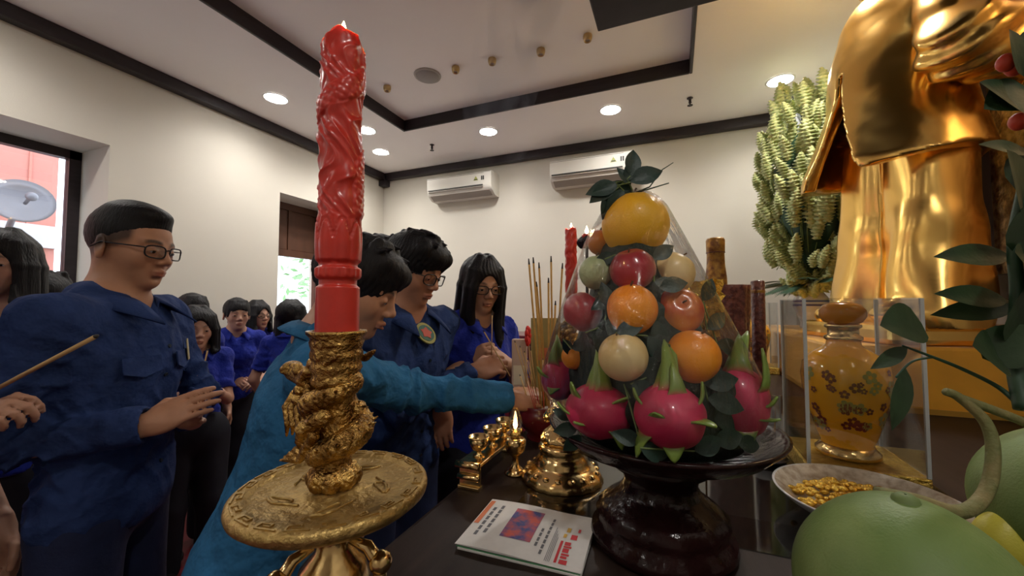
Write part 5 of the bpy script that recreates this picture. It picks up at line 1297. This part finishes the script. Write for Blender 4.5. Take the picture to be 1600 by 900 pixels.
# brass cup rest with three cups
cx, cy = -.398, .735
t = thing('cup_rest', 'narrow brass rest with scrolled ends holding three small cups', 'cup rest', (cx, cy, ZTB))
MB().bbox(-.026, .026, 0, .235, .046, .054, .002).build('shelf', m_brass, t)
for y in (.006, .229):
    sg = -1 if y < .1 else 1
    MB().bbox(-.024, .024, y - .004, y + .004, .006, .047, .002).build('side', m_brass, t)
    MB().tube([(-.026, y + sg * .012, .052), (.026, y + sg * .012, .052)], .0075, 14).build('scroll', m_brass, t, True)
    MB().bbox(-.025, .025, y - .010, y + .010, 0, .008, .002).build('foot', m_brass, t); MB().tube([(-.024, y + sg * .008, .026), (.024, y + sg * .008, .026)], .006, 12).build('scroll', m_brass, t, True)
c1 = None
for i, y in enumerate((.045, .115, .185)):
    t = thing('brass_cup', ('small brass cup at the newspaper end of the rest', 'small brass cup in the middle of the rest', 'small brass cup at the lamp end of the rest')[i], 'cup', (cx, cy + y, ZTB + .054), 0, 'small brass cups on the rest')
    MB().lathe([(.012, 0), (.013, .002), (.006, .005), (.006, .010), (.015, .015), (.020, .026), (.022, .040), (.0205, .040), (.018, .028), (.001, .018)], 28, cap=False).build('bowl', m_brass, t, True)
    MB().lathe([(.0222, .038), (.0236, .040), (.0222, .042), (.0205, .040)], 28, cap=False).build('lip', m_brass, t, True)
# oil lamp
p = on_z(797, 742, ZTB)
t = thing('oil_lamp', 'little brass oil lamp with a glowing glass chimney', 'lamp', (p.x + .008, p.y + .012, ZTB))
MB().lathe([(.024, 0), (.025, .004), (.016, .012), (.008, .020), (.007, .036), (.012, .042), (.021, .052), (.024, .066), (.024, .076), (.018, .080), (.001, .080)], 28).build('body', m_brass, t, True)
MB().lathe([(.011, .080), (.013, .086), (.010, .094), (.004, .096)], 16).build('burner', m_bronze, t, True)
MB().lathe([(.009, .094), (.014, .102), (.0165, .112), (.015, .124), (.009, .138), (.006, .146)], 24, cap=False).build('chimney', glass_mat('lamp_glass', (1, .93, .86), .06), t, True)
MB().lathe([(.0006, 0), (.004, .004), (.005, .009), (.003, .017), (.0005, .023)], 12, c=(0, 0, .100)).build('flame', m_flame, t, True)
# incense bowl and its sticks
p = at(848, 640, 1.14); bx, by = p.x, p.y; RZ = ZTB + .092
t = thing('incense_bowl', 'round ceramic incense bowl filled with ash', 'incense bowl', (bx, by, ZTB))
MB().lathe([(.045, 0), (.047, .006), (.042, .014), (.062, .035), (.075, .062), (.072, .080), (.066, .088), (.070, .096), (.066, .097), (.062, .088), (.001, .084)], 40, cap=False).build('bowl', mat('maroon_glaze', (.12, .012, .016), .25, coat=.3), t, True)
MB().lathe([(.001, .093), (.045, .091), (.0635, .089)], 24, cap=False).build('ash', mat('ash', (.42, .38, .34), .95, bump=.5, bump_scale=200), t, True)
m_inc = mat('incense_yellow', (.50, .28, .07), .75, var=.15, var_scale=60); m_incb = mat('burnt_tip', (.05, .045, .04), .9); m_incr = mat('red_incense_shank', (.45, .02, .02), .6); m_inct = mat('tan_incense', (.52, .33, .14), .8)
def stick(a, b, r, lab, grp=None, m=None, tip=.04, shank=.0, nm='incense_stick'):
    a = Vector(a); b = Vector(b); t = thing(nm, lab, 'incense stick', a, 0, grp); v = b - a; L = v.length; d = v / L
    if shank: MB().tube([Vector((0, 0, 0)), d * L * shank], r * .55, 6).build('shank', m_incr, t)
    MB().tube([d * L * shank, d * L * (1 - tip)], r, 8).build('paste', m or m_inc, t, True)
    if tip: MB().tube([d * L * (1 - tip), d * L], [r, r * .55], 8).build('burnt_tip', m_incb, t, True)
rr = random.Random(12)
tall = [((826, 404), (846, 642)), ((833, 402), (850, 640)), ((842, 410), (853, 640)), ((861, 400), (864, 640)), ((857, 434), (858, 640)), ((879, 411), (866, 640)), ((838, 440), (856, 645)), ((868, 470), (862, 640))]
for i, (tp_, bt) in enumerate(tall):
    d0 = 1.10 + .012 * (i % 4); stick(at(*bt, d0 + .005) , at(*tp_, d0 + .02), .0030, 'thick yellow incense stick standing tall in the bowl', 'tall yellow incense sticks in the bowl')
for i, (tp_, bt) in enumerate([((804, 532), (836, 640)), ((812, 540), (838, 640)), ((819, 548), (840, 640)), ((829, 545), (842, 640)), ((836, 530), (845, 640)), ((848, 560), (850, 640)), ((872, 530), (860, 640)), ((824, 560), (846, 645))]):
    d0 = 1.08 + .010 * (i % 5); stick(at(*bt, d0), at(*tp_, d0 + .015), .0016, 'thin tan incense stick leaning in the bowl', 'thin leaning incense sticks in the bowl', m_inct, .03, .35)
# red paper flower, olive card and wrapped bundle behind the bowl
p = at(825, 525, 1.22); t = thing('paper_flower', 'red paper flower on a stick behind the incense', 'paper flower', p)
for i in range(7):
    a = 2 * PI * i / 7; MB().ball((.0, .012 * math.cos(a), .020 * math.sin(a)), (.006, .011, .013), 10, 8).build('petal', mat('red_paper', (.62, .02, .015), .6), t, True)
MB().tube([(0, 0, 0), (.01, .0, -.12), (.012, .0, ZTB - p.z)], .002, 6).build('stick', m_inct, t)
p = at(851, 560, 1.30); t = thing('joss_paper', 'olive yellow joss paper card standing behind the incense sticks', 'card', (p.x, p.y, ZTB), R(20))
MB().bbox(-.045, .045, -.0015, .0015, 0, at(851, 497, 1.30).z - ZTB, .0005).build('sheet', mat('olive_card', (.34, .27, .10), .8, var=.2), t); MB().box(-.02, .02, -.0022, -.0016, .20, .24).build('printed_mark', m_orp, t)
p = at(812, 585, 1.26); t = thing('incense_packet', 'pale packet of incense leaning beside the bowl', 'packet', (p.x, p.y, ZTB), R(15))
MB().bbox(-.024, .024, -.015, .015, 0, at(812, 520, 1.26).z - ZTB - .02, .004).build('wrapper', mat('pale_pink_paper', (.50, .36, .28), .7, var=.15), t); MB().box(-.018, .018, -.0162, -.0152, .13, .19).build('label', mat('cream_label', (.62, .55, .40), .7), t)
# sticks held in the hands
stick(at(797, 588, 1.31), at(755, 516, 1.34), .0022, 'incense stick pinched by the man in dark glasses', m=m_inct, tip=.04)
stick(at(768, 560, 1.50), at(769, 490, 1.52), .0020, 'upright incense stick held by the young woman with long hair', m=m_inct, tip=.04)
stick(at(835, 655, 1.09), at(812, 585, 1.13), .0020, 'incense stick being planted in the bowl by the leaning man', m=m_inct, tip=.04)
stick(at(-10, 610, .80), at(153, 524, .74), .0042, 'long bundle of tan incense held out at the window side', m=m_inct, tip=.02)
stick(at(313, 596, 1.97), at(325, 545, 1.97), .0035, 'single incense stick held upright by the short girl', m=m_inct, tip=.05)

# ------------------------------------------------------------------ jar side: dish of gold sweets, cup, pomelos
t = thing('porcelain_dish', 'white porcelain dish with a speckled rim holding gold sweets', 'dish', (.305, .885, ZTB))
m_speck = mat('speckled_glaze', (.62, .56, .46), .25, col2=(.40, .32, .24), var_scale=70, coat=.4)
MB().lathe([(.06, 0), (.062, .004), (.085, .012), (.120, .032), (.137, .048), (.138, .050), (.134, .050)], 56, cap=False).build('underside', m_porc, t, True)
MB().lathe([(.134, .050), (.116, .036), (.085, .018), (.05, .010), (.001, .009)], 56, cap=False).build('well', m_speck, t, True)
cm = MB(); rr = random.Random(4)
for i in range(260):
    a = rr.uniform(0, 2 * PI); r = .108 * math.sqrt(rr.random()); z = .022 + .18 * max(0, r - .07) + .030 * (1 - (r / .09) ** 2) * rr.random() + .006
    cm.ball((.305 + r * math.cos(a), .885 + r * math.sin(a), ZTB + z), (rr.uniform(.006, .009), rr.uniform(.005, .007), .0048), 8, 5)
tag(cm.build('gold_sweets', mat('gold_foil', (.86, .56, .10), .22, metal=1, bump=.4, bump_scale=300), None, True), 'heap of small gold foil sweets in the white dish', 'sweets', kind='stuff')
p = on_z(1214, 722, ZTB + .012); t = thing('white_cup', 'small white porcelain cup on a black saucer beside the dish', 'cup', (p.x - .02, p.y + .04, ZTB + .008))
MB().lathe([(.012, 0), (.014, .003), (.022, .018), (.025, .034), (.0235, .034), (.020, .018), (.001, .006)], 28, cap=False).build('bowl', m_porc, t, True); MB().lathe([(.010, -.0005), (.013, 0), (.013, .003), (.011, .004)], 20).build('foot_ring', m_porc, t, True)
s2 = thing('black_saucer', 'black lacquer saucer under the small white cup', 'saucer', (p.x - .02, p.y + .04, ZTB)); MB().lathe([(.030, 0), (.032, .003), (.050, .008), (.051, .010), (.030, .007), (.001, .0072)], 32, cap=False).build('plate', m_iron, s2, True); MB().lathe([(.049, .0095), (.0525, .0105), (.049, .0115)], 32, cap=False).build('rim', m_iron, s2, True)
m_gpom = mat('green_pomelo_rind', (.13, .21, .055), .5, col2=(.23, .31, .11), var_scale=9, bump=.12, bump_scale=350)
pA = at(1422, 945, .372); rA = .091; pA.z = ZTB + .012 + rA
pB = at(1700, 800, .46); rB = .095
def gpomelo(c, r, lab):
    t = thing('green_pomelo', lab, 'pomelo', c - Vector((0, 0, r)))
    o = MB().ball((0, 0, r), (r, r, r * .98), 48, 32, lambda v: 1 + .03 * max(0, v.z) ** 6 + .006 * math.sin(5 * v.x + 4 * v.y)).build('rind', m_gpom, t, True)
    MB().lathe([(.012, 2 * r - .004), (.010, 2 * r + .003), (.006, 2 * r + .006), (.001, 2 * r + .006)], 14, cap=False).build('calyx', m_stem, t, True)
gpomelo(pA, rA, 'big green pomelo beside the dish of gold sweets'); gpomelo(pB, rB, 'green pomelo behind the curved woody stem')
t = thing('pomelo_dish', 'dark lacquer dish beneath the big green pomelo', 'dish', (pA.x, pA.y, ZTB)); MB().lathe([(.06, 0), (.062, .004), (.10, .010), (.101, .012), (.06, .009), (.05, .0115), (.001, .0115)], 40, cap=False).build('plate', m_iron, t, True); MB().lathe([(.099, .011), (.103, .0125), (.099, .014)], 40, cap=False).build('rim', m_iron, t, True)
t = thing('pomelo_stand', 'squat dark wooden stand beneath the pomelo by the woody stem', 'stand', (pB.x, pB.y, ZTB)); zb_ = pB.z - rB - ZTB; MB().lathe([(.06, 0), (.065, .006), (.05, zb_ * .4), (.055, zb_ * .75), (.075, zb_ - .004), (.001, zb_ - .001)], 36).build('pedestal', m_rose, t, True); MB().lathe([(.073, zb_ - .006), (.078, zb_ - .002), (.074, zb_ + .003)], 36, cap=False).build('rim', m_rose, t, True)
p = at(1566, 850, .47); t = thing('lemon', 'yellow green lemon tucked between the two green pomelos', 'lemon', p - Vector((0, 0, .026))); MB().ball((0, 0, .026), (.026, .026, .034), 24, 16, lambda v: 1 + .10 * abs(v.z) ** 8).build('rind', mat('lemon_rind', (.55, .50, .06), .4, bump=.1, bump_scale=300), t, True); MB().ball((0, 0, .062), (.004, .004, .004), 8, 6).build('stalk_end', m_stalk, t, True)
# woody branch with broad leaves
br = thing('pomelo_branch', 'curved woody pomelo branch with broad leaves coloured dark as backlit', 'branch', at(1400, 778, .46)); c0 = at(1400, 778, .46)
m_wood = mat('green_brown_stem', (.16, .17, .06), .7, col2=(.24, .20, .08), var_scale=40, bump=.3, bump_scale=120)
BT = lambda pts: [at(*q) - c0 for q in pts]
def smoothpts(P, n=6):
    out = []; P = [P[0]] + P + [P[-1]]
    for i in range(1, len(P) - 2):
        for k in range(n):
            u = k / n; out.append(.5 * ((2 * P[i]) + (P[i + 1] - P[i - 1]) * u + (2 * P[i - 1] - 5 * P[i] + 4 * P[i + 1] - P[i + 2]) * u * u + (3 * P[i] - P[i - 1] - 3 * P[i + 1] + P[i + 2]) * u ** 3))
    out.append(P[-2]); return out
q = smoothpts(BT([(1370, 772, .46), (1430, 782, .45), (1500, 800, .44), (1540, 770, .45), (1552, 710, .46), (1540, 660, .47), (1500, 622, .48), (1478, 612, .48)])); MB().tube(q, [.0085 * (1 - .45 * i / len(q)) for i in range(len(q))], 12).build('main_stem', m_wood, br, True)
q = smoothpts(BT([(1500, 622, .48), (1550, 640, .48), (1600, 660, .48), (1660, 690, .48)])); MB().tube(q, [.0052] * len(q), 10).build('side_stem', m_wood, br, True)
q = smoothpts(BT([(1410, 540, .50), (1450, 555, .50), (1500, 575, .50), (1560, 605, .50), (1600, 640, .48)])); MB().tube(q, [.0012 + .0022 * i / len(q) for i in range(len(q))], 8).build('thin_stem', m_leafd, br, True)
q = smoothpts(BT([(1400, 590, .50), (1425, 565, .50), (1460, 558, .50)])); MB().tube(q, [.0014] * len(q), 6).build('thin_stem', m_leafd, br, True)
q = smoothpts(BT([(1600, 640, .48), (1585, 560, .50), (1590, 460, .50), (1585, 370, .50), (1610, 250, .50)])); MB().tube(q, [.009 - .004 * i / len(q) for i in range(len(q))], 10).build('upright_stem', m_leafd, br, True)
m_bleaf = mat('backlit_broad_leaf', (.022, .048, .018), .45, var=.25, var_scale=30, bump=.1, bump_scale=60)  # leaf green darkened so the backlit shade sits in the colour
bl = leaf_mb(.072, .030, .12, .12, heart=True).mesh('leaf'); bl.materials.append(m_bleaf); nl = leaf_mb(.085, .016, .15, .1).mesh('leaf'); nl.materials.append(m_bleaf)
for (px, py, d, ang, sc, pit, me_) in ((1440, 505, .50, 178, .95, 20, bl), (1418, 543, .50, 205, .68, 10, nl), (1415, 575, .50, 253, .95, 10, nl), (1565, 560, .50, 160, 1.05, 30, bl), (1535, 560, .50, 40, .95, 20, bl), (1575, 470, .52, 172, 1.15, 5, nl), (1580, 400, .52, 178, 1.2, 5, nl), (1590, 480, .52, 185, 1.1, -10, nl),
                                     (1590, 400, .50, 80, 1.2, 20, bl), (1600, 330, .50, 120, 1.2, 20, bl), (1590, 300, .52, 60, 1.1, 0, bl), (1600, 520, .5, 20, 1.2, 30, bl), (1585, 540, .5, 90, 1.2, 20, bl), (1610, 440, .5, 150, 1.2, 40, bl), (1600, 170, .52, 150, 1.0, 10, bl), (1610, 140, .52, 200, 1.0, 10, bl), (1600, 120, .52, 110, .9, 10, bl), (1600, 100, .52, 60, .9, 10, bl), (1610, 240, .52, 170, .9, 10, nl)):
    o = link('leaf', me_, None, br, True)
    X = (_Mc @ Vector((math.cos(R(ang)), math.sin(R(ang)), math.sin(R(pit))))).normalized(); Zv = (_Mc @ Vector((.1, .5, 1))).normalized(); Y = Zv.cross(X).normalized(); Zv = X.cross(Y)
    M = Matrix((X, Y, Zv)).transposed().to_4x4(); M.translation = at(px, py, d) - c0; o.matrix_local = M @ Matrix.Scale(sc, 4)
q = smoothpts(BT([(1610, 250, .50), (1612, 170, .52), (1605, 100, .52)])); MB().tube(q, [.004] * len(q), 8).build('upright_stem', m_leafd, br, True)
for px, py in ((1585, 105), (1592, 190), (1572, 98)):
    MB().ball(at(px, py, .53) - c0, (.010, .010, .012), 12, 8).build('red_bud', mat('red_bud', (.50, .05, .02), .5), br, True)

# ------------------------------------------------------------------ lacquer jar with wrapped bottle, gold foil
p = at(1136, 470, 1.36); t = thing('lacquer_jar', 'dark red carved lacquer jar with a fluted rim', 'jar', (p.x, p.y, ZTB)); zt = at(1136, 446, 1.36).z - ZTB
m_lac = mat('dark_red_carved_lacquer', (.075, .014, .012), .35, col2=(.20, .06, .04), var_scale=60, coat=.3, bump=.6, bump_scale=90)
MB().lathe([(.05, 0), (.056, .01), (.050, .05), (.060, .15), (.064, zt * .7), (.068, zt - .01), (.069, zt), (.060, zt), (.052, zt - .08), (.001, zt - .1)], 60, cap=False, wob=lambda a, z: 1 + .06 * abs(math.sin(5 * a)) ** .6 * min(1, z / .1)).build('body', m_lac, t, True)
MB().lathe([(.052, 0), (.060, .006), (.056, .016)], 40).build('foot', m_lac, t, True)
p2_ = at(1119, 440, 1.36); t = thing('gold_wrapped_bottle', 'bottle neck wrapped in mottled gold foil rising from the lacquer jar', 'bottle', (p2_.x, p2_.y, ZTB + zt - .09)); hb = at(1119, 372, 1.36).z - (ZTB + zt - .09)
m_gfoil = mat('mottled_gold_wrap', (.45, .24, .04), .40, metal=.3, col2=(.16, .06, .02), var_scale=45, bump=.2, bump_scale=80)
MB().lathe([(.036, 0), (.034, hb * .45), (.0290, hb * .62), (.0275, hb * .80), (.029, hb * .81), (.030, hb * .97), (.026, hb), (.001, hb)], 28).build('neck', m_gfoil, t, True); MB().lathe([(.0285, hb * .795), (.031, hb * .80), (.0285, hb * .81)], 28, cap=False).build('seal_band', m_lac, t, True)
for i, (px, py, rr_) in enumerate(((1158, 440, .014),)):
    q = at(px, py, 1.40); t = thing('red_roll', 'short dark red rolled packet beside the lacquer jar', 'roll', (q.x + .055, q.y + .03, ZTB)); MB().lathe([(.022, 0), (.022, q.z - ZTB), (.018, q.z - ZTB + .004), (.001, q.z - ZTB + .004)], 20).build('wrap', m_lac, t, True); MB().lathe([(.0225, q.z - ZTB - .04), (.0235, q.z - ZTB - .035), (.0225, q.z - ZTB - .03)], 20, cap=False).build('band', m_gfoil, t, True)
q = at(1098, 488, .80); t = thing('gold_foil_sheet', 'crumpled gold foil sheet behind the red and yellow apple', 'foil', q - Vector((0, 0, .05)))
rr = random.Random(9); mb = MB(); J_ = {}
def crum(u, v): k = (round(u * 8), round(v * 10)); J_.setdefault(k, (rr.uniform(-.008, .008), rr.uniform(-.008, .008))); return ((u - .5) * .07 + J_[k][0], J_[k][1], v * .115 + J_[k][0] * .5)
mb.grid(crum, 8, 10); mb.build('sheet', mat('gold_foil'), t, solid=.0008); MB().tube([(0, 0, .0), (0, 0, q.z - .05 - ZTB)], .002, 6).build('stick', m_stalk, t, loc=(0, 0, -(q.z - .05 - ZTB)))
# ================================================================== INCENSE SMOKE (a thin drifting veil above the bowl)
def smoke():
    m = bpy.data.materials.new('incense_smoke'); m.use_nodes = True; nt = m.node_tree; N = nt.nodes; L = nt.links
    N.remove(N['Principled BSDF']); out = N['Material Output']
    v = N.new('ShaderNodeVolumePrincipled'); v.inputs['Color'].default_value = (.82, .86, 1, 1); v.inputs['Anisotropy'].default_value = .2
    tc = N.new('ShaderNodeTexCoord'); mp = N.new('ShaderNodeMapping'); mp.inputs['Scale'].default_value = (1, 1, .55)
    n = N.new('ShaderNodeTexNoise'); n.inputs['Scale'].default_value = 5.5; n.inputs['Detail'].default_value = 4; n.inputs['Distortion'].default_value = 1.2
    L.new(tc.outputs['Object'], mp.inputs[0]); L.new(mp.outputs[0], n.inputs['Vector'])
    r = N.new('ShaderNodeMapRange'); r.inputs['From Min'].default_value = .50; r.inputs['From Max'].default_value = .80; r.inputs['To Max'].default_value = 4.0
    L.new(n.outputs['Fac'], r.inputs['Value']); L.new(r.outputs[0], v.inputs['Density']); L.new(v.outputs[0], out.inputs['Volume'])
    a = at(846, 400, 1.2); b = at(745, 250, 1.35); c = at(800, 60, 1.5)
    mb = MB(); mb.tube([Vector((0, 0, 0)), (at(835, 340, 1.22) - a), (at(790, 280, 1.28) - a), (at(775, 180, 1.38) - a), (at(800, 80, 1.5) - a), (at(830, -20, 1.6) - a)], [.01, .03, .08, .12, .15, .16], 16)
    o = mb.build('incense_smoke', m, None, True); o.location = a; tag(o, 'faint bluish incense smoke drifting up from the sticks', 'smoke', kind='stuff')
smoke()
